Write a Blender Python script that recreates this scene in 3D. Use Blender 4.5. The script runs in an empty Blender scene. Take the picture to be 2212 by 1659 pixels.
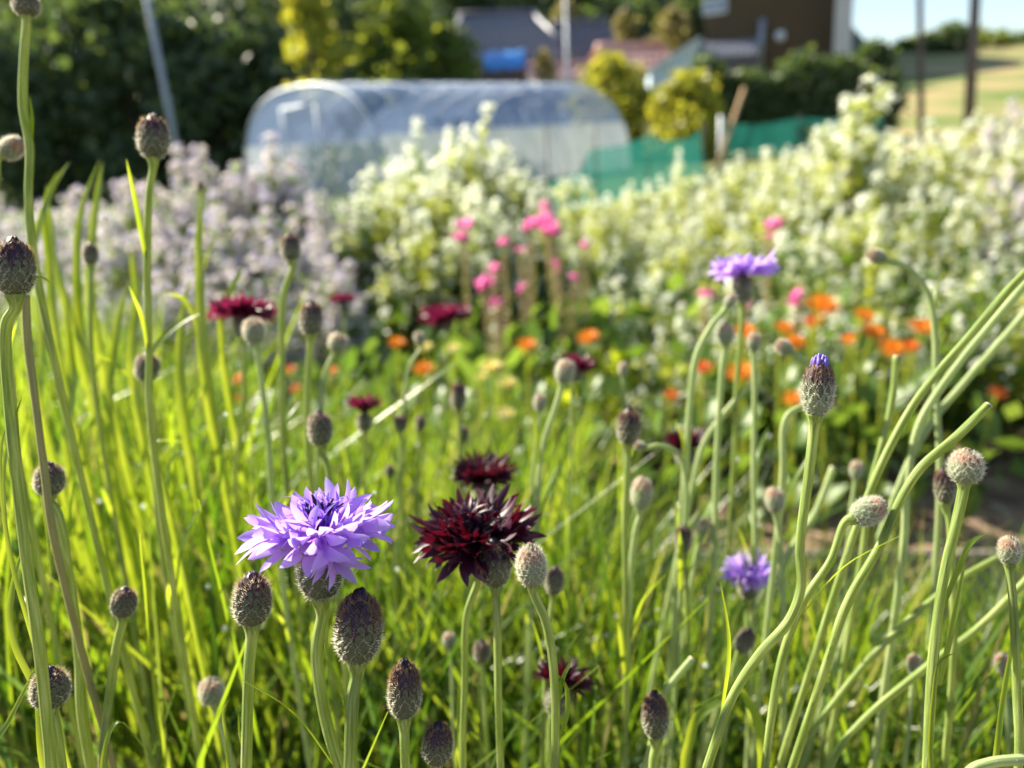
import bpy, math, random
import numpy as np
from mathutils import Matrix, Vector, Euler

# ------------------------------------------------------------------ camera, sky, sun, exposure
SC = bpy.context.scene
COL = SC.collection
R = math.radians
RNG = np.random.default_rng(7)
random.seed(7)

CAM_LOC = Vector((0.0, 0.0, 0.80))
PITCH, ROLL = 17.0, -4.0
FPX = 1676.0                      # focal length in units of a 2212 pixel wide picture
CAM_ROT = Matrix.Rotation(R(90 - PITCH), 3, 'X') @ Matrix.Rotation(R(ROLL), 3, 'Z')
cam_d = bpy.data.cameras.new('camera')
cam = bpy.data.objects.new('camera', cam_d)
COL.objects.link(cam)
cam.matrix_world = Matrix.Translation(CAM_LOC) @ CAM_ROT.to_4x4()
cam_d.sensor_width = 36.0
cam_d.lens = FPX / 2212 * 36
cam_d.clip_start = 0.01
cam_d.clip_end = 3000
cam_d.dof.use_dof = True
cam_d.dof.focus_distance = 0.252
cam_d.dof.aperture_fstop = 7.2
SC.camera = cam

SUN_AZ, SUN_EL = -52.0, 36.0      # azimuth from +Y, negative = left of the view
w = bpy.data.worlds.new('World'); SC.world = w; w.use_nodes = True
nt = w.node_tree
bg = nt.nodes['Background']
sky = nt.nodes.new('ShaderNodeTexSky'); sky.sky_type = 'NISHITA'
sky.sun_disc = False
sky.sun_elevation = R(SUN_EL); sky.sun_rotation = R(SUN_AZ)
sky.air_density = 1.0; sky.dust_density = 0.8; sky.ozone_density = 1.0
nt.links.new(sky.outputs[0], bg.inputs[0])
bg.inputs[1].default_value = 0.068
sun_d = bpy.data.lights.new('sun', 'SUN'); sun_d.energy = 5.0; sun_d.angle = R(0.53); sun_d.color = (1.0, 0.91, 0.74)
sun = bpy.data.objects.new('sun', sun_d); COL.objects.link(sun)
SUNV = Vector((math.sin(R(SUN_AZ)) * math.cos(R(SUN_EL)), math.cos(R(SUN_AZ)) * math.cos(R(SUN_EL)), math.sin(R(SUN_EL))))
sun.rotation_euler = SUNV.to_track_quat('Z', 'Y').to_euler()
sun.location = (0, 0, 30)
vs = SC.view_settings
vs.view_transform = 'Standard'; vs.look = 'None'; vs.exposure = 1.7; vs.gamma = 1.0
vs.use_curve_mapping = False
cy = SC.cycles
cy.use_denoising = True
try:
    cy.denoiser = 'OPENIMAGEDENOISE'
except Exception:
    pass
cy.max_bounces = 8; cy.diffuse_bounces = 3; cy.glossy_bounces = 2; cy.transmission_bounces = 5; cy.transparent_max_bounces = 8
cy.sample_clamp_indirect = 6.0
cy.use_adaptive_sampling = False

# ------------------------------------------------------------------ helpers
def at(x, y, dep):
    """point seen at picture position (x, y) of the 2212 x 1659 picture, at depth dep along the view axis"""
    return CAM_LOC + CAM_ROT @ Vector(((x - 1106) / FPX * dep, -(y - 829.5) / FPX * dep, -dep))

def on_plane(x, y, z):
    d = (at(x, y, 1.0) - CAM_LOC)
    return CAM_LOC + d * ((z - CAM_LOC.z) / d.z)

def px_of(p):
    v = CAM_ROT.transposed() @ (Vector(p) - CAM_LOC)
    return 1106 + v.x / -v.z * FPX, 829.5 - v.y / -v.z * FPX, -v.z

CAM_R, CAM_U, CAM_B = CAM_ROT.col[0].copy(), CAM_ROT.col[1].copy(), CAM_ROT.col[2].copy()

def tag(o, label=None, cat=None, group=None, kind=None):
    if label: o['label'] = label
    if cat: o['category'] = cat
    if group: o['group'] = group
    if kind: o['kind'] = kind
    return o

def empty(name, loc, label=None, cat=None, group=None):
    o = bpy.data.objects.new(name, None); COL.objects.link(o)
    o.empty_display_size = 0.02
    o.location = loc
    return tag(o, label, cat, group)

def link(name, me, parent=None, m=None, kind=None):
    o = bpy.data.objects.new(name, me); COL.objects.link(o)
    if parent is not None: o.parent = parent
    if m is not None: o.matrix_local = m
    if kind: o['kind'] = kind
    return o

class MB:
    """mesh collector"""
    def __init__(s): s.v = []; s.f = []; s.m = []
    def add(s, vs, fs, mi=0):
        o = len(s.v); s.v.extend([tuple(p) for p in vs])
        for f in fs: s.f.append(tuple(i + o for i in f)); s.m.append(mi)
    def box(s, c, d, mi=0, rot=None):
        c = Vector(c); h = Vector(d) / 2; vs = []
        for z in (-1, 1):
            for (x, y) in ((-1, -1), (1, -1), (1, 1), (-1, 1)):
                p = Vector((x * h.x, y * h.y, z * h.z))
                if rot is not None: p = rot @ p
                vs.append(c + p)
        s.add(vs, [(3, 2, 1, 0), (4, 5, 6, 7), (0, 1, 5, 4), (1, 2, 6, 5), (2, 3, 7, 6), (3, 0, 4, 7)], mi)
    def tube(s, pts, rads, n=8, ridge=0.0, mi=0, cap=True):
        pts = [Vector(p) for p in pts]; k = len(pts)
        t = [(pts[min(i + 1, k - 1)] - pts[max(i - 1, 0)]).normalized() for i in range(k)]
        a = t[0].orthogonal().normalized(); vs = []
        for i in range(k):
            a = (a - t[i] * a.dot(t[i])).normalized(); b = t[i].cross(a)
            r = rads[i] if hasattr(rads, '__len__') else rads
            for j in range(n):
                th = 2 * math.pi * j / n
                rr = r * (1 + (ridge if j % 2 else -ridge))
                vs.append(pts[i] + a * (math.cos(th) * rr) + b * (math.sin(th) * rr))
        fs = [(i * n + j, i * n + (j + 1) % n, (i + 1) * n + (j + 1) % n, (i + 1) * n + j) for i in range(k - 1) for j in range(n)]
        if cap:
            fs.append(tuple(range(n - 1, -1, -1))); fs.append(tuple((k - 1) * n + j for j in range(n)))
        s.add(vs, fs, mi)
    def grid(s, P, mi=0):
        """P[i][j] points"""
        a, b = len(P), len(P[0])
        s.add([p for r in P for p in r], [(i * b + j, i * b + j + 1, (i + 1) * b + j + 1, (i + 1) * b + j) for i in range(a - 1) for j in range(b - 1)], mi)
    def lathe(s, prof, n=16, mi=0):
        vs = [(r * math.cos(2 * math.pi * j / n), r * math.sin(2 * math.pi * j / n), z) for r, z in prof for j in range(n)]
        k = len(prof)
        fs = [(i * n + j, i * n + (j + 1) % n, (i + 1) * n + (j + 1) % n, (i + 1) * n + j) for i in range(k - 1) for j in range(n)]
        fs.append(tuple(range(n - 1, -1, -1))); fs.append(tuple((k - 1) * n + j for j in range(n)))
        s.add(vs, fs, mi)
    def mesh(s, name, mats, smooth=True):
        me = bpy.data.meshes.new(name); me.from_pydata(s.v, [], s.f)
        for m in (mats if isinstance(mats, (list, tuple)) else [mats]): me.materials.append(m)
        me.polygons.foreach_set('material_index', s.m)
        if smooth: me.polygons.foreach_set('use_smooth', [True] * len(s.f))
        me.update(); return me
    def build(s, name, mats, parent=None, origin=None, smooth=True, kind=None):
        if origin is not None:
            ox, oy, oz = origin; s.v = [(x - ox, y - oy, z - oz) for x, y, z in s.v]
        return link(name, s.mesh(name, mats, smooth), parent, None, kind)

def np_mesh(name, V, F, mats, midx=None, smooth=True):
    """V (n,3), F (m,4 or 3) arrays"""
    me = bpy.data.meshes.new(name); k = F.shape[1]
    me.vertices.add(len(V)); me.vertices.foreach_set('co', np.ascontiguousarray(V, dtype=np.float32).ravel())
    me.loops.add(F.size); me.loops.foreach_set('vertex_index', np.ascontiguousarray(F, dtype=np.int32).ravel())
    me.polygons.add(len(F)); me.polygons.foreach_set('loop_start', np.arange(0, F.size, k, dtype=np.int32))
    for m in (mats if isinstance(mats, (list, tuple)) else [mats]): me.materials.append(m)
    if midx is not None: me.polygons.foreach_set('material_index', np.asarray(midx, dtype=np.int32))
    me.polygons.foreach_set('use_smooth', np.full(len(F), smooth))
    me.update(calc_edges=True); return me

def crom(pts, sub=8):
    """centripetal Catmull-Rom curve, so unevenly spaced points do not overshoot"""
    P = [Vector(p) for p in pts]
    P = [P[0]] + [p for k_, p in enumerate(P[1:]) if (p - P[k_]).length > 1e-6]
    if len(P) == 2: return [P[0].lerp(P[1], i / sub) for i in range(sub + 1)]
    out = []
    Q = [P[0] * 2 - P[1]] + P + [P[-1] * 2 - P[-2]]
    for i in range(1, len(Q) - 2):
        a, b, c, d = Q[i - 1], Q[i], Q[i + 1], Q[i + 2]
        t0 = 0.0; t1 = t0 + max(1e-4, (b - a).length ** .5); t2 = t1 + max(1e-4, (c - b).length ** .5); t3 = t2 + max(1e-4, (d - c).length ** .5)
        for j in range(sub):
            t = t1 + (t2 - t1) * j / sub
            A1 = a * ((t1 - t) / (t1 - t0)) + b * ((t - t0) / (t1 - t0)); A2 = b * ((t2 - t) / (t2 - t1)) + c * ((t - t1) / (t2 - t1)); A3 = c * ((t3 - t) / (t3 - t2)) + d * ((t - t2) / (t3 - t2))
            B1 = A1 * ((t2 - t) / (t2 - t0)) + A2 * ((t - t0) / (t2 - t0)); B2 = A2 * ((t3 - t) / (t3 - t1)) + A3 * ((t - t1) / (t3 - t1))
            out.append(B1 * ((t2 - t) / (t2 - t1)) + B2 * ((t - t1) / (t2 - t1)))
    out.append(P[-1]); return out

# ------------------------------------------------------------------ materials
def new_mat(name):
    m = bpy.data.materials.new(name); m.use_nodes = True
    n = m.node_tree; n.nodes.clear()
    out = n.nodes.new('ShaderNodeOutputMaterial')
    return m, n, out

def ramp(n, src, stops):
    r = n.nodes.new('ShaderNodeValToRGB'); cr = r.color_ramp
    while len(cr.elements) < len(stops): cr.elements.new(0.5)
    for e, (p, c) in zip(cr.elements, stops): e.position = p; e.color = (*c, 1)
    if src is not None: n.links.new(src, r.inputs[0])
    return r.outputs[0]

def mat_plain(name, c, rough=0.7, noise=0.0, nscale=40, metal=0.0, c2=None, bump=0.0, spec=0.4):
    m, n, out = new_mat(name)
    p = n.nodes.new('ShaderNodeBsdfPrincipled')
    p.inputs['Base Color'].default_value = (*c, 1); p.inputs['Roughness'].default_value = rough
    p.inputs['Metallic'].default_value = metal; p.inputs['Specular IOR Level'].default_value = spec
    if c2 is not None or bump:
        tc = n.nodes.new('ShaderNodeTexCoord'); nz = n.nodes.new('ShaderNodeTexNoise')
        nz.inputs['Scale'].default_value = nscale; nz.inputs['Detail'].default_value = 5
        n.links.new(tc.outputs['Object'], nz.inputs['Vector'])
        if c2 is not None:
            n.links.new(ramp(n, nz.outputs[0], [(0.3, c), (0.7, c2)]), p.inputs['Base Color'])
        if bump:
            b = n.nodes.new('ShaderNodeBump'); b.inputs['Strength'].default_value = bump
            n.links.new(nz.outputs[0], b.inputs['Height']); n.links.new(b.outputs[0], p.inputs['Normal'])
    n.links.new(p.outputs[0], out.inputs[0]); return m

def mat_leaf(name, cols, tcols, mix=0.5, rough=0.38, spec=0.5, island=True, nscale=0, grad=None, streak=False):
    """thin leaf or petal: reflecting side + light coming through, colour varies from piece to piece"""
    m, n, out = new_mat(name)
    p = n.nodes.new('ShaderNodeBsdfPrincipled'); t = n.nodes.new('ShaderNodeBsdfTranslucent')
    p.inputs['Roughness'].default_value = rough; p.inputs['Specular IOR Level'].default_value = spec
    src = None
    if grad:
        tc = n.nodes.new('ShaderNodeTexCoord'); sp = n.nodes.new('ShaderNodeSeparateXYZ')
        n.links.new(tc.outputs['Object'], sp.inputs[0]); src = sp.outputs[grad]
        nz = n.nodes.new('ShaderNodeTexNoise'); nz.inputs['Scale'].default_value = 7
        mp = n.nodes.new('ShaderNodeMapping'); mp.inputs['Scale'].default_value = (0.6, 5, 5)
        n.links.new(tc.outputs['Object'], mp.inputs[0]); n.links.new(mp.outputs[0], nz.inputs['Vector'])
        ma = n.nodes.new('ShaderNodeMath'); ma.operation = 'MULTIPLY_ADD'; ma.inputs[1].default_value = 0.5; 
        sb = n.nodes.new('ShaderNodeMath'); sb.operation = 'SUBTRACT'; sb.inputs[1].default_value = 0.25
        n.links.new(nz.outputs[0], ma.inputs[0]); n.links.new(src, ma.inputs[2]); n.links.new(ma.outputs[0], sb.inputs[0]); src = sb.outputs[0]
    elif nscale:
        tc = n.nodes.new('ShaderNodeTexCoord'); nz = n.nodes.new('ShaderNodeTexNoise')
        nz.inputs['Scale'].default_value = nscale; nz.inputs['Detail'].default_value = 4
        if streak:
            mp = n.nodes.new('ShaderNodeMapping'); mp.inputs['Scale'].default_value = (1, 1, .06)
            an = n.nodes.new('ShaderNodeAttribute'); an.attribute_name = 'rest'
            n.links.new(an.outputs['Vector'], mp.inputs[0]); n.links.new(mp.outputs[0], nz.inputs['Vector'])
            b = n.nodes.new('ShaderNodeBump'); b.inputs['Strength'].default_value = .5; b.inputs['Distance'].default_value = .0006
            n.links.new(nz.outputs[0], b.inputs['Height']); n.links.new(b.outputs[0], p.inputs['Normal'])
        else:
            n.links.new(tc.outputs['Object'], nz.inputs['Vector'])
        src = nz.outputs[0]
    elif island:
        g = n.nodes.new('ShaderNodeNewGeometry'); src = g.outputs['Random Per Island']
    k = len(cols)
    st = [(i / max(1, k - 1), c) for i, c in enumerate(cols)]
    tt = [(i / max(1, k - 1), c) for i, c in enumerate(tcols)]
    if nscale: st = [(0.3 + 0.4 * q, c) for q, c in st]; tt = [(0.3 + 0.4 * q, c) for q, c in tt]
    n.links.new(ramp(n, src, st), p.inputs['Base Color']); n.links.new(ramp(n, src, tt), t.inputs['Color'])
    mx = n.nodes.new('ShaderNodeMixShader'); mx.inputs[0].default_value = mix
    n.links.new(p.outputs[0], mx.inputs[1]); n.links.new(t.outputs[0], mx.inputs[2])
    n.links.new(mx.outputs[0], out.inputs[0]); return m

M = {}
M['soil'] = mat_plain('soil', (0.16, 0.105, 0.065), 0.95, nscale=9, c2=(0.28, 0.20, 0.135), bump=0.6)
M['blade'] = mat_leaf('narrow_leaf', [(0.022, 0.06, 0.010), (0.04, 0.09, 0.015), (0.075, 0.135, 0.022), (0.036, 0.085, 0.038), (0.10, 0.155, 0.025), (0.055, 0.11, 0.02), (0.24, 0.20, 0.08)],
                      [(0.05, 0.12, 0.006), (0.14, 0.27, 0.009), (0.36, 0.50, 0.013), (0.09, 0.20, 0.04), (0.52, 0.62, 0.025), (0.20, 0.35, 0.009), (0.40, 0.34, 0.10)], 0.44, 0.30, 0.45)
M['stem'] = mat_leaf('downy_stem', [(0.11, 0.18, 0.035), (0.22, 0.30, 0.075), (0.40, 0.46, 0.18)], [(0.42, 0.54, 0.07), (0.60, 0.68, 0.14), (0.75, 0.78, 0.30)], 0.32, 0.55, 0.35, nscale=1100, streak=True)
M['stem_pale'] = mat_leaf('pale_stem', [(0.22, 0.31, 0.11), (0.44, 0.50, 0.24)], [(0.50, 0.62, 0.25), (0.65, 0.74, 0.35)], 0.35, 0.55, 0.35, nscale=1100, streak=True)
M['stem_dry'] = mat_leaf('dry_stem', [(0.22, 0.25, 0.09), (0.36, 0.36, 0.14)], [(0.40, 0.36, 0.15), (0.5, 0.42, 0.2)], 0.3, 0.6, 0.3, nscale=1100, streak=True)
M['pith'] = mat_plain('cut_stem_pith', (0.62, 0.52, 0.36), 0.9, nscale=900, c2=(0.75, 0.68, 0.52))
M['stemleaf'] = mat_leaf('stem_leaf', [(0.05, 0.12, 0.02), (0.10, 0.18, 0.03)], [(0.44, 0.58, 0.02), (0.66, 0.74, 0.05)], 0.56, 0.36, 0.5, nscale=60)
M['fuzz'] = mat_leaf('white_down', [(0.75, 0.76, 0.68)] * 2, [(0.8, 0.82, 0.72)] * 2, 0.5, 0.6, 0.2)
M['br_green'] = mat_leaf('bract_green', [(0.05, 0.068, 0.03), (0.11, 0.13, 0.065)], [(0.2, 0.3, 0.1), (0.3, 0.4, 0.15)], 0.15, 0.5, 0.4, nscale=5)
M['br_brown'] = mat_leaf('bract_margin', [(0.035, 0.018, 0.018), (0.09, 0.05, 0.04)], [(0.3, 0.2, 0.1), (0.4, 0.25, 0.12)], 0.25, 0.5, 0.4, nscale=5)
M['br_purple'] = mat_leaf('bract_purple', [(0.016, 0.004, 0.014), (0.04, 0.012, 0.03)], [(0.15, 0.03, 0.1), (0.2, 0.05, 0.1)], 0.2, 0.42, 0.5, nscale=5)
M['br_tan'] = mat_leaf('bract_tan_tip', [(0.13, 0.07, 0.04), (0.24, 0.14, 0.08)], [(0.5, 0.35, 0.15), (0.6, 0.4, 0.2)], 0.3, 0.55, 0.3, nscale=5)
M['br_pale'] = mat_leaf('bract_pale', [(0.16, 0.22, 0.12), (0.28, 0.33, 0.20)], [(0.5, 0.55, 0.3), (0.6, 0.65, 0.4)], 0.25, 0.6, 0.3, nscale=5)
M['br_peach'] = mat_leaf('bract_peach', [(0.26, 0.12, 0.09), (0.44, 0.26, 0.15)], [(0.7, 0.5, 0.3), (0.75, 0.55, 0.35)], 0.3, 0.6, 0.3, nscale=5)
M['teeth'] = mat_leaf('bract_fringe', [(0.70, 0.68, 0.58), (0.62, 0.58, 0.48)], [(0.85, 0.82, 0.68), (0.8, 0.75, 0.6)], 0.45, 0.45, 0.5)
M['teeth_mid'] = mat_leaf('bract_grey_fringe', [(0.26, 0.22, 0.18), (0.40, 0.35, 0.29)], [(0.7, 0.62, 0.48), (0.75, 0.68, 0.55)], 0.45, 0.5, 0.4)
M['teeth_dark'] = mat_leaf('bract_dark_fringe', [(0.14, 0.10, 0.08), (0.22, 0.16, 0.12)], [(0.6, 0.5, 0.35), (0.6, 0.5, 0.35)], 0.45, 0.5, 0.4)
M['lav'] = mat_leaf('lavender_petal', [(0.30, 0.05, 0.50), (0.38, 0.17, 0.68), (0.46, 0.28, 0.78), (0.42, 0.32, 0.82)],
                    [(0.55, 0.10, 0.75), (0.66, 0.32, 0.92), (0.72, 0.48, 0.96), (0.66, 0.50, 0.96)], 0.48, 0.5, 0.3, grad='X')
M['lav_in'] = mat_leaf('violet_inner_petal', [(0.12, 0.03, 0.35), (0.26, 0.13, 0.62), (0.34, 0.24, 0.72)], [(0.3, 0.08, 0.6), (0.45, 0.22, 0.85), (0.5, 0.35, 0.9)], 0.4, 0.5, 0.3, grad='X')
M['anther'] = mat_plain('dark_anther', (0.022, 0.008, 0.04), 0.4)
M['mar'] = mat_leaf('maroon_petal', [(0.018, 0.003, 0.012), (0.028, 0.005, 0.018), (0.055, 0.012, 0.032)], [(0.17, 0.004, 0.006), (0.16, 0.004, 0.012), (0.18, 0.006, 0.022)], 0.17, 0.45, 0.4, grad='X')
M['crim'] = mat_leaf('crimson_petal', [(0.045, 0.004, 0.016), (0.065, 0.007, 0.028), (0.09, 0.012, 0.04)], [(0.17, 0.005, 0.03), (0.20, 0.01, 0.045), (0.24, 0.015, 0.07)], 0.40, 0.4, 0.5, grad='X')
M['orange'] = mat_leaf('orange_petal', [(0.75, 0.20, 0.01), (0.85, 0.33, 0.02)], [(0.9, 0.30, 0.01), (0.95, 0.45, 0.02)], 0.45, 0.5, 0.3)
M['redorange'] = mat_leaf('deep_orange_petal', [(0.60, 0.11, 0.015), (0.70, 0.18, 0.02)], [(0.85, 0.18, 0.01), (0.9, 0.26, 0.02)], 0.45, 0.5, 0.3)
M['yellow'] = mat_leaf('pale_yellow_petal', [(0.72, 0.60, 0.14), (0.80, 0.72, 0.28)], [(0.85, 0.75, 0.2), (0.9, 0.8, 0.3)], 0.45, 0.5, 0.3)
M['disc'] = mat_plain('flower_disc', (0.30, 0.12, 0.02), 0.8, c2=(0.5, 0.25, 0.04), nscale=600)
M['pink'] = mat_leaf('pink_petal', [(0.70, 0.09, 0.33), (0.80, 0.20, 0.48)], [(0.85, 0.18, 0.45), (0.9, 0.3, 0.6)], 0.45, 0.5, 0.3)
M['pod'] = mat_leaf('dry_pod', [(0.34, 0.33, 0.14), (0.46, 0.38, 0.24), (0.50, 0.36, 0.30)], [(0.6, 0.58, 0.25), (0.65, 0.5, 0.3), (0.65, 0.4, 0.35)], 0.4, 0.6, 0.3)
M['white'] = mat_leaf('white_petal', [(0.62, 0.70, 0.36), (0.82, 0.84, 0.70), (0.88, 0.88, 0.84), (0.88, 0.88, 0.86)], [(0.80, 0.86, 0.42), (0.90, 0.92, 0.76), (0.93, 0.94, 0.88), (0.93, 0.94, 0.90)], 0.52, 0.55, 0.3)
M['wleaf'] = mat_leaf('pale_green_leaf', [(0.15, 0.20, 0.025), (0.28, 0.33, 0.05), (0.42, 0.45, 0.13)], [(0.46, 0.54, 0.03), (0.66, 0.70, 0.07), (0.80, 0.80, 0.22)], 0.48, 0.45, 0.4)
M['gleaf'] = mat_leaf('green_leaf', [(0.05, 0.11, 0.02), (0.09, 0.17, 0.03), (0.13, 0.22, 0.04)], [(0.12, 0.22, 0.02), (0.2, 0.32, 0.03), (0.3, 0.42, 0.04)], 0.40, 0.42, 0.45)
M['lime'] = mat_leaf('lime_leaf', [(0.13, 0.22, 0.02), (0.22, 0.31, 0.03)], [(0.55, 0.68, 0.02), (0.75, 0.80, 0.05)], 0.52, 0.42, 0.45)
M['sepal'] = mat_leaf('pinkish_downy_sepal', [(0.60, 0.50, 0.50), (0.72, 0.62, 0.66), (0.46, 0.48, 0.32), (0.70, 0.60, 0.60), (0.66, 0.58, 0.70), (0.34, 0.34, 0.80)],
                     [(0.80, 0.68, 0.68), (0.86, 0.76, 0.82), (0.60, 0.64, 0.36), (0.84, 0.74, 0.74), (0.80, 0.72, 0.88), (0.48, 0.48, 0.92)], 0.45, 0.6, 0.3)
M['blue'] = mat_leaf('blue_star_petal', [(0.22, 0.26, 0.78), (0.36, 0.36, 0.82)], [(0.35, 0.38, 0.9), (0.5, 0.5, 0.92)], 0.42, 0.5, 0.3)
M['bark'] = mat_plain('bark', (0.07, 0.05, 0.035), 0.9, c2=(0.12, 0.09, 0.065), nscale=6)
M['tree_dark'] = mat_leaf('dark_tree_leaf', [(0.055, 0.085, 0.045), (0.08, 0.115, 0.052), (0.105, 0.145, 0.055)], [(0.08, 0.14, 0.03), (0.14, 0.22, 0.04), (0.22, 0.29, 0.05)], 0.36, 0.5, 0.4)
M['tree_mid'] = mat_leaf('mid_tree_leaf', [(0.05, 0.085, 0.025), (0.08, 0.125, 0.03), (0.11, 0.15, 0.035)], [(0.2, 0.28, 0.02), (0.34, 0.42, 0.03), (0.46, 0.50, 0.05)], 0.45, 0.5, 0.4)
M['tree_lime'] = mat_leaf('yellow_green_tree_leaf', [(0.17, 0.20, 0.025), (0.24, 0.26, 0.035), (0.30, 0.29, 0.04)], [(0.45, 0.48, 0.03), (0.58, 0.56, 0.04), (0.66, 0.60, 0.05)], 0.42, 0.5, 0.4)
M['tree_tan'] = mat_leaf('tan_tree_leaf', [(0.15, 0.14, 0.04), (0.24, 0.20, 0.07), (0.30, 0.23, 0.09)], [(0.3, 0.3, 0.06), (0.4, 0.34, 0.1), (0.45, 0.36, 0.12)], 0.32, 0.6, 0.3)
M['edging'] = mat_plain('weathered_board', (0.16, 0.14, 0.12), 0.7, c2=(0.26, 0.23, 0.20), nscale=30)
M['field'] = mat_plain('field_grass', (0.16, 0.19, 0.05), 0.95, c2=(0.30, 0.25, 0.11), nscale=0.12)
M['hill'] = mat_plain('wooded_hill', (0.030, 0.05, 0.028), 0.95, c2=(0.06, 0.085, 0.04), nscale=0.4)
M['net'] = None
M['galv'] = mat_plain('galvanised_tube', (0.45, 0.48, 0.52), 0.45, metal=0.4)
M['pole_grey'] = mat_plain('grey_steel_pole', (0.30, 0.33, 0.38), 0.5, metal=0.2)
M['pole_wood'] = mat_plain('dark_pole', (0.10, 0.075, 0.065), 0.85, c2=(0.15, 0.115, 0.095), nscale=3)
M['brownwall'] = mat_plain('brown_wall', (0.085, 0.058, 0.030), 0.85, c2=(0.098, 0.068, 0.036), nscale=0.6)
M['greywall'] = mat_plain('grey_render_wall', (0.45, 0.46, 0.48), 0.85, c2=(0.5, 0.5, 0.52), nscale=1)
M['darkwall'] = mat_plain('dark_timber_wall', (0.09, 0.08, 0.085), 0.85, c2=(0.13, 0.11, 0.11), nscale=2)
M['paleblue'] = mat_plain('pale_blue_board', (0.50, 0.60, 0.68), 0.7)
M['tile_grey'] = mat_plain('grey_roof_tile', (0.17, 0.18, 0.215), 0.42, c2=(0.21, 0.22, 0.255), nscale=3, spec=0.6)
M['tile_ridge'] = mat_plain('ridge_tile', (0.13, 0.14, 0.18), 0.4, spec=0.6)
M['tile_red'] = mat_plain('faded_red_roof', (0.60, 0.34, 0.30), 0.5, c2=(0.66, 0.42, 0.38), nscale=3)
M['blue_sheet'] = mat_plain('blue_sheet', (0.06, 0.27, 0.66), 0.5)
M['glass'] = mat_plain('window_glass', (0.20, 0.25, 0.32), 0.08, spec=0.8)
M['frame'] = mat_plain('white_frame', (0.65, 0.67, 0.70), 0.5)
M['stake'] = mat_plain('wooden_stake', (0.36, 0.23, 0.11), 0.8, c2=(0.45, 0.30, 0.16), nscale=8)

def mat_film(name, col, alpha, rough=0.25):
    m, n, out = new_mat(name)
    p = n.nodes.new('ShaderNodeBsdfPrincipled'); p.inputs['Base Color'].default_value = (*col, 1); p.inputs['Roughness'].default_value = rough
    p.inputs['Specular IOR Level'].default_value = 0.9
    t = n.nodes.new('ShaderNodeBsdfTranslucent'); t.inputs['Color'].default_value = (*col, 1)
    tr = n.nodes.new('ShaderNodeBsdfTransparent')
    a = n.nodes.new('ShaderNodeMixShader'); a.inputs[0].default_value = 0.35
    b = n.nodes.new('ShaderNodeMixShader'); b.inputs[0].default_value = alpha
    n.links.new(p.outputs[0], a.inputs[1]); n.links.new(t.outputs[0], a.inputs[2])
    n.links.new(tr.outputs[0], b.inputs[1]); n.links.new(a.outputs[0], b.inputs[2])
    n.links.new(b.outputs[0], out.inputs[0]); return m
M['film'] = mat_film('greenhouse_film', (0.27, 0.38, 0.62), 0.42, 0.30)
M['skirt'] = mat_film('greenhouse_skirt', (0.62, 0.66, 0.66), 0.7, 0.4)
M['net'] = mat_film('green_net', (0.014, 0.19, 0.15), 0.70, 0.7)

# ------------------------------------------------------------------ ground and terrain
def terrain(name, fn, xs, ys, mat, kind='structure'):
    V = np.array([(x, y, fn(x, y)) for y in ys for x in xs]); a, b = len(ys), len(xs)
    I = np.arange(a * b).reshape(a, b)
    F = np.stack([I[:-1, :-1], I[:-1, 1:], I[1:, 1:], I[1:, :-1]], -1).reshape(-1, 4)
    o = link(name, np_mesh(name, V, F, mat)); o['kind'] = kind; return o

def ground_z(x, y):
    # the garden is flat; the land climbs gently behind the houses
    r = max(0.0, y - 45); s = min(1, max(0, (x - 6) / 25))
    base = 0.03 * r * (1 - s) + 0.115 * min(r, 110) * s
    return base
xs = np.concatenate([np.linspace(-400, -8, 30), np.linspace(-7, 7, 60), np.linspace(8, 400, 40)])
ys = np.concatenate([np.linspace(-30, -1, 6), np.linspace(-0.8, 6, 60), np.linspace(7, 44, 14), np.linspace(46, 170, 30), np.linspace(180, 900, 12)])
def soil_z(x, y):
    z = ground_z(x, y)
    if abs(x) < 8 and -1 < y < 7: z += 0.012 * math.sin(x * 9.1 + y * 3) * math.sin(y * 11.3 - x * 4) - 0.012
    return z
gm, gn, go = new_mat('ground_mix')
# soil near, grass and field colour far away: a real change of ground cover with distance from the bed
p = gn.nodes.new('ShaderNodeBsdfPrincipled'); p.inputs['Roughness'].default_value = 0.95; p.inputs['Specular IOR Level'].default_value = 0.2
tc = gn.nodes.new('ShaderNodeTexCoord'); sx = gn.nodes.new('ShaderNodeSeparateXYZ'); gn.links.new(tc.outputs['Object'], sx.inputs[0])
nz = gn.nodes.new('ShaderNodeTexNoise'); nz.inputs['Scale'].default_value = 14; nz.inputs['Detail'].default_value = 8; gn.links.new(tc.outputs['Object'], nz.inputs['Vector'])
soilc = ramp(gn, nz.outputs[0], [(0.3, (0.10, 0.065, 0.042)), (0.55, (0.22, 0.15, 0.10)), (0.72, (0.36, 0.27, 0.19))])
nz2 = gn.nodes.new('ShaderNodeTexNoise'); nz2.inputs['Scale'].default_value = 0.11; nz2.inputs['Detail'].default_value = 4; gn.links.new(tc.outputs['Object'], nz2.inputs['Vector'])
fieldc = ramp(gn, nz2.outputs[0], [(0.38, (0.12, 0.17, 0.04)), (0.5, (0.24, 0.23, 0.09)), (0.62, (0.34, 0.26, 0.13))])
mr = gn.nodes.new('ShaderNodeMapRange'); mr.inputs[1].default_value = 4; mr.inputs[2].default_value = 7; gn.links.new(sx.outputs['Y'], mr.inputs[0])
mx = gn.nodes.new('ShaderNodeMix'); mx.data_type = 'RGBA'; gn.links.new(mr.outputs[0], mx.inputs[0]); gn.links.new(soilc, mx.inputs[6]); 
mg = gn.nodes.new('ShaderNodeMapRange'); mg.inputs[1].default_value = 1; mg.inputs[2].default_value = 10; gn.links.new(sx.outputs['X'], mg.inputs[0])
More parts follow.
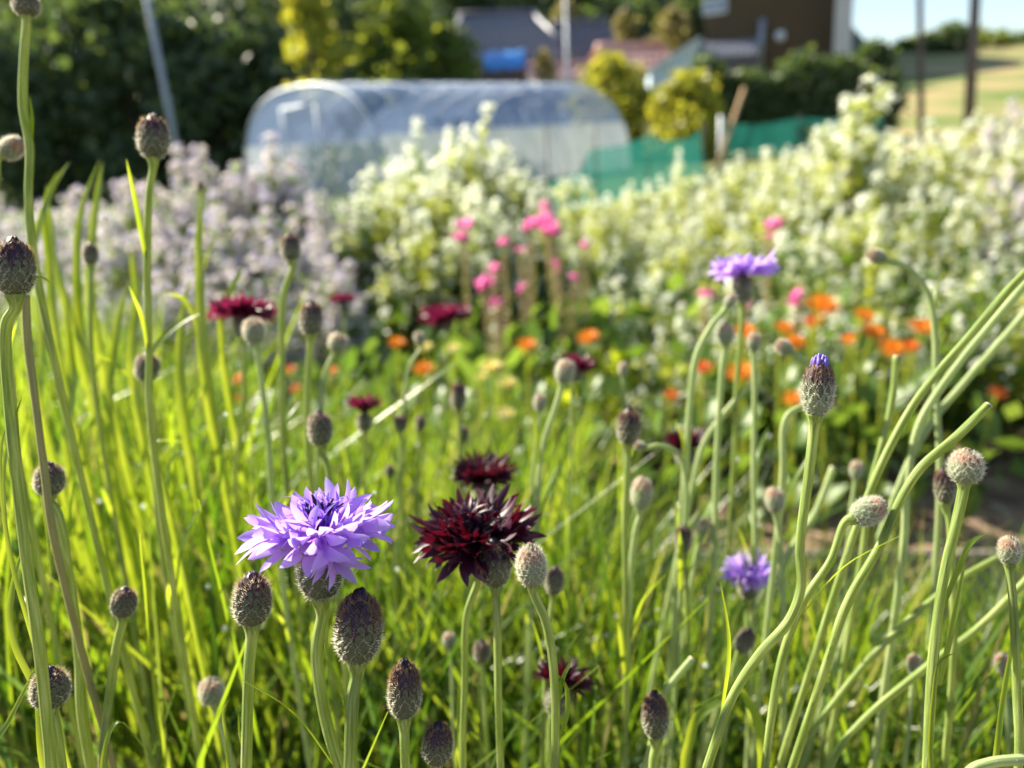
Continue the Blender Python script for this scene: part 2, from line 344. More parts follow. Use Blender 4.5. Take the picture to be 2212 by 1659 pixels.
grassc = ramp(gn, nz2.outputs[0], [(0.35, (0.035, 0.06, 0.02)), (0.65, (0.075, 0.11, 0.03))])
mgx = gn.nodes.new('ShaderNodeMix'); mgx.data_type = 'RGBA'; gn.links.new(mg.outputs[0], mgx.inputs[0]); gn.links.new(grassc, mgx.inputs[6]); gn.links.new(fieldc, mgx.inputs[7]); gn.links.new(mgx.outputs[2], mx.inputs[7])
gn.links.new(mx.outputs[2], p.inputs['Base Color'])
bp = gn.nodes.new('ShaderNodeBump'); bp.inputs['Strength'].default_value = 0.7; bp.inputs['Distance'].default_value = 0.03; gn.links.new(nz.outputs[0], bp.inputs['Height']); gn.links.new(bp.outputs[0], p.inputs['Normal'])
gn.links.new(p.outputs[0], go.inputs[0])
terrain('ground', soil_z, xs, ys, gm)
def hill_z(x, y):
    t = (y - 62) / 60
    h = 26 * max(0, min(1, t)) ** 0.8 * (1 / (1 + math.exp((x / max(y, 1) - .40) / .03)))
    far = 7.5 * math.exp(-((y - 300) / 70) ** 2) * (1 / (1 + math.exp(-(x - 30) / 15))) * (1 + 0.35 * math.sin(x * 0.045))
    return h + far - 1.5 + 0.8 * math.sin(x * .3) * math.sin(y * .21)
terrain('hill', lambda x, y: hill_z(x, y) + (ground_z(x, y) - 0.5), np.linspace(-160, 420, 110), np.linspace(62, 420, 60), M['hill'])

# ------------------------------------------------------------------ trees (far)
def leaf_cloud(C, S, rng, size, droop=0.0):
    """C (n,3) centres; one folded leaf quad each"""
    n = len(C)
    d = rng.normal(size=(n, 3)); d[:, 2] -= droop; d /= np.linalg.norm(d, axis=1)[:, None]
    e = rng.normal(size=(n, 3)); e -= d * (e * d).sum(1)[:, None]; e /= np.linalg.norm(e, axis=1)[:, None]
    L = (size * rng.uniform(.6, 1.3, n))[:, None]; W = L * 0.42
    V = np.stack([C, C + d * L * .5 + e * W, C + d * L, C + d * L * .5 - e * W], 1).reshape(-1, 3)
    F = np.arange(4 * n).reshape(n, 4)
    return V, F

def tree(name, base, h, rx, label, mat, n=2600, leaf=0.30, group=None, lobes=16, low=0.12, cat='tree', seed=0, sq=1.0):
    rng = np.random.default_rng(seed + 100)
    base = Vector(base)
    root = empty(name, base, label, cat, group)
    mb = MB()
    top = Vector((rng.normal() * .2, rng.normal() * .2, h * 0.8))
    tr = h * 0.022
    mb.tube(crom([(0, 0, -0.2), (rng.normal() * .1, rng.normal() * .1, h * .4), top], 5), np.linspace(tr, tr * .3, 11), 7)
    LC = []
    for i in range(lobes):
        z = low + (0.92 - low) * (i + .5) / lobes
        prof = math.sin(math.pi * min(1, (z * 0.80 + 0.24))) ** 0.6
        a = i * 2.4 + rng.uniform(-.4, .4); rr = rx * prof * rng.uniform(.45, .8)
        c = Vector((math.cos(a) * rr, math.sin(a) * rr, z * h))
        LC.append((c, rx * rng.uniform(.30, .48) * (0.7 + .4 * prof)))
        if i % 2 == 0:
            s = Vector((0, 0, max(h * .15, c.z - h * .2)))
            mb.tube(crom([s, s.lerp(c, .5) + Vector((0, 0, .1 * h)) * .3, c], 3), np.linspace(tr * .5, tr * .12, 7), 5)
    LC.append((Vector((0, 0, h * .86)), rx * .35)); LC.append((Vector((0, 0, h * .5)), rx * .6))
    mb.build('trunk', M['bark'], root)
    P = []
    per = n // len(LC)
    for c, r in LC:
        q = rng.normal(size=(per, 3)); q /= np.linalg.norm(q, axis=1)[:, None]
        q *= (r * rng.uniform(.45, 1.08, per) * (1 + .22 * np.sin(q[:, 0] * 5 + q[:, 2] * 4 + r)))[:, None]
        q[:, 2] *= 0.8 * sq; P.append(q + np.array(c))
    P = np.concatenate(P); P[:, 2] = np.maximum(P[:, 2], 0.05)
    V, F = leaf_cloud(P, None, rng, leaf)
    link('crown', np_mesh('crown', V, F, mat, smooth=False), root)
    return root

def tree_px(x, ytop, dist, width_px, label, mat, **k):
    t = at(x, ytop, dist); b = Vector((t.x, t.y, ground_z(t.x, t.y) - .02))
    if t.y > 60: b.z = max(b.z, hill_z(t.x, t.y) + ground_z(t.x, t.y) - .8)
    return tree(k.pop('name', 'broadleaf_tree'), b, max(1.2, t.z - b.z), width_px / FPX * dist / 2, label, mat, **k)

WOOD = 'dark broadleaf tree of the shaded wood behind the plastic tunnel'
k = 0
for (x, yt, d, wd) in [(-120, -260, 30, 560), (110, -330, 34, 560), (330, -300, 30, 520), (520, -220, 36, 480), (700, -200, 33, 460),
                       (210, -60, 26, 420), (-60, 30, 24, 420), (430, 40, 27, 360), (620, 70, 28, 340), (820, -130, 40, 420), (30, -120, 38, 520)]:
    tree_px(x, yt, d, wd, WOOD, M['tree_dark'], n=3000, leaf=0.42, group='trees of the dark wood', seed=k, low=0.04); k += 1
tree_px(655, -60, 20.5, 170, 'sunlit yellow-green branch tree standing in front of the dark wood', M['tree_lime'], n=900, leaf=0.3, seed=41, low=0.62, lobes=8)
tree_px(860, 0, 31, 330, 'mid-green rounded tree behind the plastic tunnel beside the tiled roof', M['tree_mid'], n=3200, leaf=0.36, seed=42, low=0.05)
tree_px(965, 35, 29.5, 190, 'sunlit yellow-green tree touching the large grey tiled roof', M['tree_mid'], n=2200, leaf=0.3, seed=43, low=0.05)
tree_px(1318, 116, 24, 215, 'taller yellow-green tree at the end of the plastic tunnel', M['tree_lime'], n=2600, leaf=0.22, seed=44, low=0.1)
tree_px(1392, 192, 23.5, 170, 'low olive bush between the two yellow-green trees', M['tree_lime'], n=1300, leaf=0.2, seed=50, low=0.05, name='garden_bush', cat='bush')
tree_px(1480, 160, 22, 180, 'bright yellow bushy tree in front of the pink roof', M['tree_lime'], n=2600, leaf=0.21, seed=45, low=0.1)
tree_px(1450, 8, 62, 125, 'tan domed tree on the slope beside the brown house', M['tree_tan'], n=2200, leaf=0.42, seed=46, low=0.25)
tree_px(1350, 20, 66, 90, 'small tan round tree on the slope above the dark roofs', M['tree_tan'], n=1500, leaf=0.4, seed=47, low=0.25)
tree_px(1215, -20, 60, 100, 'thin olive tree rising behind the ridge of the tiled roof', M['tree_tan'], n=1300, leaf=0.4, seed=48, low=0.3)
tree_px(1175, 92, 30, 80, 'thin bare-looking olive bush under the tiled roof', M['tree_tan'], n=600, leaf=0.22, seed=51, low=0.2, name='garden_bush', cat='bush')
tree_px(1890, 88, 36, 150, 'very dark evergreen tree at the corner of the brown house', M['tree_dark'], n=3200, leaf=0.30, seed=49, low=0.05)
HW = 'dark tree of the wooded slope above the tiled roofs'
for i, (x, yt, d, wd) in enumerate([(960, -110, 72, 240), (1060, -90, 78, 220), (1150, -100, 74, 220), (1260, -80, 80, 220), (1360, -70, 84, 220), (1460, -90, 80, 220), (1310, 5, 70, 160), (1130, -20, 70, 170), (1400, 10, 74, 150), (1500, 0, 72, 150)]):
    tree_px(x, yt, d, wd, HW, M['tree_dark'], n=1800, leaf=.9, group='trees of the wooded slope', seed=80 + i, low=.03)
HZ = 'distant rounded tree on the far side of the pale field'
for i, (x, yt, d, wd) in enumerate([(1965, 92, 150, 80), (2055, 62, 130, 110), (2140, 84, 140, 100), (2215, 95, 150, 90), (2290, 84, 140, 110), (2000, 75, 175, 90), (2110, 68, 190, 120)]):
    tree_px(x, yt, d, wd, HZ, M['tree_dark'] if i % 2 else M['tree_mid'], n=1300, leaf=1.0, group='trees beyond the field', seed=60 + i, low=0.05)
# dark hedge below the brown house
hp = at(1680, 235, 27)
def hedge(name, a, b, hgt, thick, label, mat, n, leaf, seed):
    rng = np.random.default_rng(seed); a = Vector(a); b = Vector(b)
    root = empty(name, ((a.x + b.x) / 2, (a.y + b.y) / 2, 0), label, 'hedge')
    L = (b - a).length; u = (b - a).normalized(); v = Vector((-u.y, u.x, 0))
    s = rng.uniform(-L / 2, L / 2, n); t = rng.uniform(-1, 1, n) * thick / 2; z = rng.uniform(0.05, 1, n) ** .8 * hgt * (1 + .12 * np.sin(s * 1.7) + .06 * np.sin(s * 4.1))
    C = np.outer(s, np.array(u)) + np.outer(t, np.array(v)); C[:, 2] = z
    V, F = leaf_cloud(C, None, rng, leaf); link('foliage', np_mesh('foliage', V, F, mat, smooth=False), root)
    mb = MB()
    for i in range(int(L / .6)):
        c = u * (-L / 2 + .3 + i * .6); mb.tube([c, c + Vector((.03, 0, hgt * .7))], [.03, .015], 5)
    mb.build('stem', M['bark'], root, kind='stuff'); return root
ha, hb = at(1500, 250, 26), at(1880, 240, 26)
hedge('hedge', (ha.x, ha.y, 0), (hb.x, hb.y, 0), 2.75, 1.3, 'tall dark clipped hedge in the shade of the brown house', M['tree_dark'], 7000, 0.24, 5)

# ------------------------------------------------------------------ buildings
def tiled_slope(root, a, b, c, d, nu, nv, mat, name='roof_tile_row', thick=0.06):
    """roof slope with corners a-b (eave) and d-c (ridge); each course of tiles is a raised strip"""
    a, b, c, d = map(Vector, (a, b, c, d)); nrm = (b - a).cross(d - a).normalized()
    if nrm.z < 0: nrm = -nrm
    for j in range(nv):
        t0, t1 = j / nv, (j + 1) / nv; mb = MB(); P = [[], [], []]
        for i in range(nu * 4 + 1):
            s = i / (nu * 4); wv = 0.035 * math.sin(i * math.pi / 2)
            l0 = a.lerp(b, s); l1 = d.lerp(c, s)
            p0 = l0.lerp(l1, t0); p1 = l0.lerp(l1, t1 + 0.02)
            P[0].append(p0 + nrm * (0.0 - 0.03)); P[1].append(p0 + nrm * (thick + wv)); P[2].append(p1 + nrm * (0.012 + wv))
        mb.grid(P); mb.build(name, mat, root, origin=root.location)

def gable_house(name, label, corner, ang, L, W, hw, hr, wallmat, roofmat, ridge_mat, over=0.5, tiles=(10, 7), windows=(), seed=0, hip=0.0):
    """corner: front-left ground corner, ang: direction of the front wall"""
    root = empty(name, corner, label, 'house')
    u = Vector((math.cos(ang), math.sin(ang), 0)); v = Vector((-math.sin(ang), math.cos(ang), 0)); O = Vector(corner)
    Z = Vector((0, 0, 1)); mb = MB()
    def q(s, t, z): return O + u * s + v * t + Z * z
    th = 0.2
    mb.add([q(0, 0, -.5), q(L, 0, -.5), q(L, 0, hw), q(0, 0, hw), q(0, W, -.5), q(L, W, -.5), q(L, W, hw), q(0, W, hw), q(0 + hip, W / 2, hr - .15), q(L - hip, W / 2, hr - .15)],
           [(0, 1, 2, 3), (5, 4, 7, 6), (4, 0, 3, 8, 7), (1, 5, 6, 9, 2)])
    mb.build('wall', wallmat, root, origin=O, smooth=False)
    sl = (hr - hw) / (W / 2); oz = over * sl
    rf = MB(); rf.box(q(L / 2, W / 2, hr + .12), (L - 2 * hip + over, .34, .28), rot=Matrix.Rotation(ang, 3, 'Z'))
    rd = rf.build('roof_ridge', ridge_mat, root, origin=O)
    tiled_slope(root, q(-over, -over, hw - oz), q(L + over, -over, hw - oz), q(L + over - hip - (over if hip else 0), W / 2, hr), q(-over + hip + (over if hip else 0), W / 2, hr), *tiles, roofmat)
    tiled_slope(root, q(L + over, W + over, hw - oz), q(-over, W + over, hw - oz), q(-over + hip + (over if hip else 0), W / 2, hr), q(L + over - hip - (over if hip else 0), W / 2, hr), *tiles, roofmat)
    if hip:
        for (s0, sg) in ((-over, 1), (L + over, -1)):
            tiled_slope(root, q(s0, W + over if sg > 0 else -over, hw - oz), q(s0, -over if sg > 0 else W + over, hw - oz), q(s0 + sg * (hip + over), W / 2 - .01, hr), q(s0 + sg * (hip + over), W / 2 + .01, hr), 6, tiles[1], roofmat)
            for t0 in (-over, W + over):
                hb_ = MB(); hb_.tube([q(s0, t0, hw - oz + .12), q(s0 + sg * (hip + over), W / 2, hr + .12)], .15, 6); hb_.build('hip_ridge', ridge_mat, root, origin=O)
    for (s, z, ww, hh) in windows:
        f = MB(); f.box(q(s, -.03, z), (ww, .1, hh), rot=Matrix.Rotation(ang, 3, 'Z')); fo = f.build('window', M['frame'], root, origin=O, smooth=False)
        for dx in (-.25, .25):
            g = MB(); g.box(q(s + dx * ww, -.085, z), (ww * .5 - .1, .02, hh - .14), rot=Matrix.Rotation(ang, 3, 'Z')); g.build('pane', M['glass'], fo, origin=O, smooth=False)
    return root, q

# tall brown house
bl, br_ = at(1522, 200, 33), at(1816, 200, 31.2)
ang = math.atan2(br_.y - bl.y, br_.x - bl.x); Lh = math.hypot(br_.x - bl.x, br_.y - bl.y)
house, q = gable_house('brown_house', 'tall brown-walled house with a small upper window and grey downpipe', (bl.x, bl.y, 0), ang, Lh, 5.5, 10.5, 12.5, M['brownwall'], M['tile_grey'], M['tile_ridge'], tiles=(12, 8))
def hpt(x, y, dist=33.6):      # a point on the front wall seen at x, y
    d = at(x, y, 1) - CAM_LOC; nn = Vector((-math.sin(ang), math.cos(ang), 0)); O = Vector((bl.x, bl.y, 0))
    return CAM_LOC + d * ((O - CAM_LOC).dot(nn) / d.dot(nn))
rz = Matrix.Rotation(ang, 3, 'Z'); HO = house.location
wp = hpt(1545, 13); mb = MB(); mb.box(wp - q(0, .03, 0) + q(0, 0, 0), (0.95, .12, .62), rot=rz); wo = mb.build('window', M['frame'], house, origin=HO, smooth=False)
for dx in (-.23, .23):
    mb = MB(); mb.box(wp + rz @ Vector((dx, -.1, 0)), (.38, .03, .48), rot=rz); mb.build('pane', M['glass'], wo, origin=HO, smooth=False)
mb = MB(); mb.tube([hpt(1648, 42) + rz @ Vector((0, -.14, 0)), hpt(1640, 150) + rz @ Vector((0, -.14, 0))], .13, 8); mb.build('downpipe', M['pole_grey'], house, origin=HO)
mb = MB(); c = hpt(1686, 78); mb.tube([c, c + rz @ Vector((0, -.22, 0))], .20, 12); mb.build('wall_vent', M['frame'], house, origin=HO)
pa, pb = hpt(1520, 118), hpt(1640, 110)
fw = rz @ Vector((0, -1.5, 0))
tiled_slope(house, pa + fw + Vector((0, 0, -.25)), pb + fw + Vector((0, 0, -.25)), pb + Vector((0, 0, .45)), pa + Vector((0, 0, .45)), 9, 4, M['tile_grey'], name='porch_tile_row')
mb = MB(); mb.box((pa + pb) / 2 + fw * .95 + Vector((0, 0, -.55)), ((pb - pa).length, .12, .5), rot=rz); mb.build('porch_beam', M['darkwall'], house, origin=HO, smooth=False)
mb = MB(); mb.box(q(Lh - .06, -.1, 4.5), (.14, .12, 9), rot=rz); mb.build('corner_trim', M['darkwall'], house, origin=HO, smooth=False)
# lit lean-to wall at its right side
r2 = at(1848, 200, 30.0)
root = empty('grey_annex', (r2.x, r2.y, 0), 'narrow pale grey annex attached to the right of the brown house', 'building')
mb = MB(); mb.box((0, 1.5, 2.6), (.62, 3, 6.2), rot=rz); mb.build('wall', M['greywall'], root, smooth=False)
mb = MB(); mb.box((0, 1.4, 7.2), (.72, 3.4, 3.1), rot=rz); mb.build('upper_storey', M['darkwall'], root, smooth=False)

# large grey tiled roof house, hip ends
c0 = at(985, 118, 40)
gable_house('tiled_house', 'large low house with a broad grey tiled roof and pale eaves', (c0.x, c0.y, 0), R(8), 5.6, 7, c0.z - .1, c0.z + 2.3, M['darkwall'], M['tile_grey'], M['tile_ridge'], tiles=(14, 8), hip=0.9, over=.6)
c1 = at(1222, 130, 42)
gable_house('tiled_house', 'smaller dark house with a steep slate blue roof beside the big tiled roof', (c1.x, c1.y, 0), R(4), 2.6, 5, c1.z - .1, c1.z + 2.1, M['darkwall'], M['tile_ridge'], M['tile_ridge'], tiles=(8, 6), over=.4)
# red roofed shed and pale gable shed
c2 = at(1335, 150, 34)
gable_house('red_roofed_shed', 'long shed with a faded pink-red corrugated roof', (c2.x, c2.y, 0), R(12), 2.9, 4.5, c2.z, c2.z + 1.1, M['greywall'], M['tile_red'], M['tile_red'], tiles=(10, 3), over=.3)
c2 = at(1160, 168, 34)
gable_house('red_roofed_shed', 'low pinkish-roofed lean-to partly behind the yellow-green tree', (c2.x, c2.y, 0), R(10), 3.0, 3, c2.z, c2.z + .5, M['greywall'], M['tile_red'], M['tile_red'], tiles=(10, 2), over=.3)
a_, b_ = at(1405, 168, 31), at(1512, 150, 31)
root = empty('pale_blue_shed', (a_.x, a_.y, 0), 'pale blue shed wall with a sloping white roof edge', 'shed')
mb = MB(); th = Vector((.3, 2.5, 0)); tops = [Vector((a_.x, a_.y, a_.z + .25)), Vector((b_.x, b_.y, at(1512, 88, 31).z))]
bot = [Vector((a_.x, a_.y, 0)), Vector((b_.x, b_.y, 0))]
mb.add([bot[0], bot[1], tops[1], tops[0], bot[0] + th, bot[1] + th, tops[1] + th, tops[0] + th], [(0, 1, 2, 3), (5, 4, 7, 6), (1, 5, 6, 2), (4, 0, 3, 7)])
mb.build('wall', M['paleblue'], root, origin=root.location, smooth=False)
mb = MB(); P = [[t + Vector((0, -.25, .02)) for t in tops], [t + th + Vector((0, .2, .02)) for t in tops]]
P2 = [[t + Vector((0, 0, .1)) for t in r] for r in P]; mb.grid(P); mb.grid(P2); mb.grid([P[0], P2[0]]); mb.grid([P[1], P2[1]])
mb.build('roof', M['frame'], root, origin=root.location, smooth=False)
# blue sheeted lean-to
a_ = at(1045, 158, 30); b_ = at(1138, 156, 30)
root = empty('blue_sheeted_shelter', (a_.x, a_.y, 0), 'small shelter covered with a bright blue sheet below the tiled roof', 'shelter')
mb = MB(); P = []
for j in range(5):
    row = []
    for i in range(9):
        s = i / 8; t = j / 4
        row.append(Vector((a_.x + (b_.x - a_.x) * s, a_.y + t * 1.8, a_.z + .1 + 0.85 * t ** .7 + .05 * math.sin(i * 2.1 + j))))
    P.append(row)
mb.grid(P); o = mb.build('sheet', M['blue_sheet'], root, origin=root.location); md = o.modifiers.new('s', 'SOLIDIFY'); md.thickness = .02
for (px_, py_) in ((a_.x + .05, a_.y + .05), (b_.x - .05, a_.y + .05), (a_.x + .05, a_.y + 1.75), (b_.x - .05, a_.y + 1.75)):
    mb = MB(); mb.tube([(px_, py_, 0), (px_, py_, a_.z + .1 + (0.8 if py_ > a_.y + 1 else 0))], .04, 6); mb.build('post', M['pole_wood'], root, origin=root.location)

# ------------------------------------------------------------------ poles
def pole(name, label, top, bot, r0, r1, mat, ext=3.0):
    d = (bot - top).normalized(); g = bot + d * (bot.z / -d.z + .15); t = top - d * ext
    root = empty(name, (g.x, g.y, 0), label, 'pole')
    mb = MB(); mb.tube([g, g.lerp(t, .5), t], [r0, (r0 + r1) / 2, r1], 10); mb.build('shaft', mat, root, origin=root.location)
    mb = MB(); mb.tube([t, t - d * .08], [r1 * 1.25, r1 * 1.1], 10); mb.build('cap', mat, root, origin=root.location)
    return root, t
pole('steel_pole', 'slim leaning grey steel pole in front of the dark wood', at(318, 0, 18), at(375, 290, 18), .075, .06, M['pole_grey'])
r_, t_ = pole('utility_pole', 'thinner dark utility pole beside the dark evergreen tree', at(1987, 0, 30), at(1989, 190, 30), .12, .10, M['pole_wood'], 4)
mb = MB(); mb.tube([t_ + Vector((-.8, 0, -.5)), t_ + Vector((.8, 0, -.5))], .05, 6); mb.build('crossarm', M['pole_wood'], r_, origin=r_.location)
r_, t_ = pole('utility_pole', 'thicker dark brown utility pole in front of the pale field', at(2107, 0, 28), at(2097, 190, 28), .19, .16, M['pole_wood'], 4)
mb = MB(); mb.tube([t_ + Vector((-.9, 0, -.5)), t_ + Vector((.9, 0, -.5))], .055, 6); mb.build('crossarm', M['pole_wood'], r_, origin=r_.location)
pole('steel_pole', 'upright grey pole in front of the dark slate blue roof', at(1222, 10, 26), at(1226, 160, 26), .06, .05, M['pole_grey'], 1)

# ------------------------------------------------------------------ plastic tunnel greenhouse
gl, gr = at(640, 182, 17.0), at(1168, 182, 22.0)
ax = Vector((gr.x - gl.x, gr.y - gl.y, 0)); GL = ax.length; ax.normalize(); pr = Vector((ax.y, -ax.x, 0))
GH, GW = gl.z, 3.1
O = Vector((gl.x, gl.y, 0))
root = empty('plastic_tunnel', O, 'long plastic film tunnel greenhouse with curved roof and metal hoops', 'greenhouse')
def arch(s, i, n, dw=0.0):
    a = math.pi * i / n
    x = math.cos(a); z = math.sin(a)
    xx = math.copysign(abs(x) ** 0.8, x) * (GW + dw); zz = (z ** 0.72) * (GH + dw)
    return ax * s + pr * xx + Vector((0, 0, zz))
NS = 24
P = [[arch(GL * j / 40, i, NS, .0 + .012 * math.sin(j * 1.57)) for i in range(3, NS - 2)] for j in range(41)]
mb = MB(); mb.grid(P); mb.build('roof_film', M['film'], root)
for sd in (0, 1):
    idx = range(0, 4) if sd == 0 else range(NS - 3, NS + 1)
    mb = MB(); mb.grid([[arch(GL * j / 20, i, NS, .03) for i in idx] for j in range(21)]); mb.build('side_skirt', M['skirt'], root)
for j in range(9):
    mb = MB(); mb.tube([arch(GL * j / 8, i, NS, -.04) for i in range(NS + 1)], .024, 6); mb.build('hoop', M['galv'], root)
mb = MB(); mb.tube([arch(0, NS // 2, NS, -.09), arch(GL, NS // 2, NS, -.09)], .02, 6); mb.build('ridge_pipe', M['galv'], root)
for s in (0, GL):
    c = ax * s + Vector((0, 0, .9)); A = [arch(s, i, NS, -.02) for i in range(NS + 1)]
    mb = MB(); mb.add([c] + A, [(0, i + 1, i + 2) for i in range(NS)] + [(0, NS + 1, 1)]); mb.build('end_film', M['film'], root, smooth=False)
    off = -ax * .05 if s == 0 else ax * .05
    for k_ in (-.75, .75):
        mb = MB(); mb.tube([ax * s + pr * k_ + off, ax * s + pr * k_ + off + Vector((0, 0, 1.95))], .03, 6); mb.build('door_post', M['galv'], root)
    mb = MB(); mb.tube([ax * s - pr * .75 + off + Vector((0, 0, 1.95)), ax * s + pr * .75 + off + Vector((0, 0, 1.95))], .03, 6); mb.build('door_lintel', M['galv'], root)
# dark crop inside
rng = np.random.default_rng(3)
cr = empty('tunnel_crop', O + ax * GL * .5, 'dark green crop growing inside the plastic tunnel', 'crop')
C = np.array([tuple(ax * rng.uniform(-.45, .45) * GL + pr * rng.uniform(-2, 2) + Vector((0, 0, rng.uniform(.02, 1.1)))) for _ in range(2500)])
V, F = leaf_cloud(C, None, rng, .2); link('foliage', np_mesh('foliage', V, F, M['tree_dark'], smooth=False), cr, kind='stuff')

# ------------------------------------------------------------------ green net fence with posts
def net(label, pts, h, seed):
    pts = [Vector(p) for p in pts]; root = empty('net_fence', pts[0], label, 'fence')
    path = crom(pts, 10); P = []
    for t in np.linspace(0, 1, 6):
        P.append([p + Vector((.05 * math.sin(i * .9 + t * 3), .06 * math.sin(i * 1.3 + t * 2), t * (h * (.5 + .5 * min(1, i / 14) if seed == 1 else 1) - .12 * abs(math.sin(i * math.pi / 10))))) for i, p in enumerate(path)])
    mb = MB(); mb.grid(P); mb.build('netting', M['net'], root, origin=root.location)
    for i in range(0, len(path), 10):
        mb = MB(); mb.tube([path[i], path[i] + Vector((0, 0, h + .15))], 0.012, 6); mb.build('post', M['pole_wood'], root, origin=root.location)
n0 = on_plane(1150, 420, 0.0)
g = lambda x, dep: (lambda p: Vector((p.x, p.y, 0)))(at(x, 400, dep))
net('sagging teal green net in front of the plastic tunnel end', [g(1185, 8.5), g(1290, 9.5), g(1400, 11), g(1520, 13)], .84, 1)
net('teal green net along the foot of the dark hedge', [g(1440, 23.6), g(1560, 23.9), g(1720, 24.2), g(1900, 24.5)], 1.05, 2)
sa, sb_ = at(1608, 190, 16), at(1583, 262, 16)
root = empty('wooden_stake', (sb_.x, sb_.y, 0), 'leaning tan wooden stake beside the green net', 'stake')
dd = (sa - sb_).normalized(); mb = MB(); mb.tube([sb_ - dd * (sb_.z / dd.z), sa], .045, 5); mb.build('shaft', M['stake'], root, origin=root.location)
sb_ = at(1558, 250, 16)
root = empty('net_post', (sb_.x, sb_.y, 0), 'short white plastic post next to the leaning wooden stake', 'post')
mb = MB(); mb.tube([(0, 0, 0), (0, 0, sb_.z)], .05, 8); mb.build('shaft', M['frame'], root)

# ------------------------------------------------------------------ bed edging boards
def edging(label, y0, x0, x1, z):
    a, b = on_plane(x0, y0, z), on_plane(x1, y0 - 2, z)
    root = empty('bed_edging', ((a.x + b.x) / 2, (a.y + b.y) / 2, 0), label, 'edging')
    d = (b - a); L = d.length; u = d.normalized(); rot = Matrix.Rotation(math.atan2(u.y, u.x), 3, 'Z'); n = max(2, int(L / .6))
    for i in range(n):
        c = a.lerp(b, (i + .5) / n); mb = MB(); mb.box((c.x, c.y, z / 2 - .02), (L / n - .004, .012, z + .04), rot=rot)
        o = mb.build('board', M['edging'], root, origin=root.location, smooth=False); bv = o.modifiers.new('b', 'BEVEL'); bv.width = .002
edging('thin grey bed board behind the cornflowers with bare soil beyond', 1192, 1150, 2420, .11)
edging('low grey bed board half hidden among the right-hand cornflower stems', 1474, 1260, 2420, .16)

# ------------------------------------------------------------------ cornflower buds
T_ = [0, .05, .15, .3, .45, .6, .75, .88, 1.0]
R_ = [.14, .25, .33, .375, .372, .345, .285, .20, .08]
def prof(t): return float(np.interp(t, T_, R_))
def bract_mesh(name, core, margin, teeth, tl=0.15, seed=0):
    rng = np.random.default_rng(seed); mb = MB()
    vv = [0, .28, .55, .8, 1.0]; hw = [.42, .5, .43, .25, .03]; uu = [-1, -.62, 0, .62, 1]
    P = [[(u * hw[i], 0.20 * (1 - u * u) * (1 - .5 * v) + 0.04 * v, v) for u in uu] for i, v in enumerate(vv)]
    pts = [p for r in P for p in r]
    for i in range(4):
        for j in range(4):
            mb.add([P[i][j], P[i][j + 1], P[i + 1][j + 1], P[i + 1][j]], [(0, 1, 2, 3)], 1 if (j in (0, 3) or i == 3) else 0)
    for sgn in (-1, 1):
        for v in np.linspace(.22, .95, 7):
            h = float(np.interp(v, vv, hw)); L = tl * rng.uniform(.7, 1.3); y = 0.04 * v
            mb.add([(sgn * h, y, v - .034), (sgn * h, y, v + .034), (sgn * (h + L * .55), y + L * (.45 + .75 * rng.random()), v + L * .5)], [(0, 1, 2)], 2)
    for k_ in (-.02, .02):
        mb.add([(k_ - .03, .04, .96), (k_ + .03, .04, .96), (k_ * 3, .04 + tl * .4, 1 + tl)], [(0, 1, 2)], 2)
    return mb.mesh(name, [core, margin, teeth])
BR = {
    'low': [bract_mesh('bract', M['br_green'], M['br_green'], M['teeth'], .36, s) for s in range(3)],
    'mid': [bract_mesh('bract', M['br_green'], M['br_brown'], M['teeth_mid'], .28, s + 5) for s in range(3)],
    'top': [bract_mesh('bract', M['br_purple'], M['br_purple'], M['br_tan'], .26, s + 9) for s in range(3)],
    'tip': [bract_mesh('bract', M['br_purple'], M['br_tan'], M['br_tan'], .2, s + 12) for s in range(3)],
    'plow': [bract_mesh('bract', M['br_pale'], M['br_pale'], M['teeth'], .46, s + 15) for s in range(3)],
    'ptop': [bract_mesh('bract', M['br_peach'], M['br_peach'], M['teeth'], .36, s + 18) for s in range(3)],
    'brown': [bract_mesh('bract', M['br_brown'], M['br_brown'], M['teeth_dark'], .34, s + 21) for s in range(3)],
}
ROWS = [(.00, 12, .17), (.07, 13, .20), (.16, 13, .23), (.26, 13, .26), (.37, 12, .28), (.48, 10, .29), (.60, 8, .28), (.71, 6, .25)]
STY = {'dark': ['low', 'low', 'low', 'mid', 'mid', 'top', 'top', 'tip'],
       'round': ['low', 'low', 'low', 'mid', 'mid', 'mid', 'brown', 'top'],
       'pale': ['plow', 'plow', 'plow', 'plow', 'plow', 'ptop', 'ptop', 'ptop'],
       'blue': ['plow', 'plow', 'plow', 'low', 'mid', 'tip', 'tip'],
       'calyx': ['plow', 'low', 'low', 'low', 'mid', 'mid']}
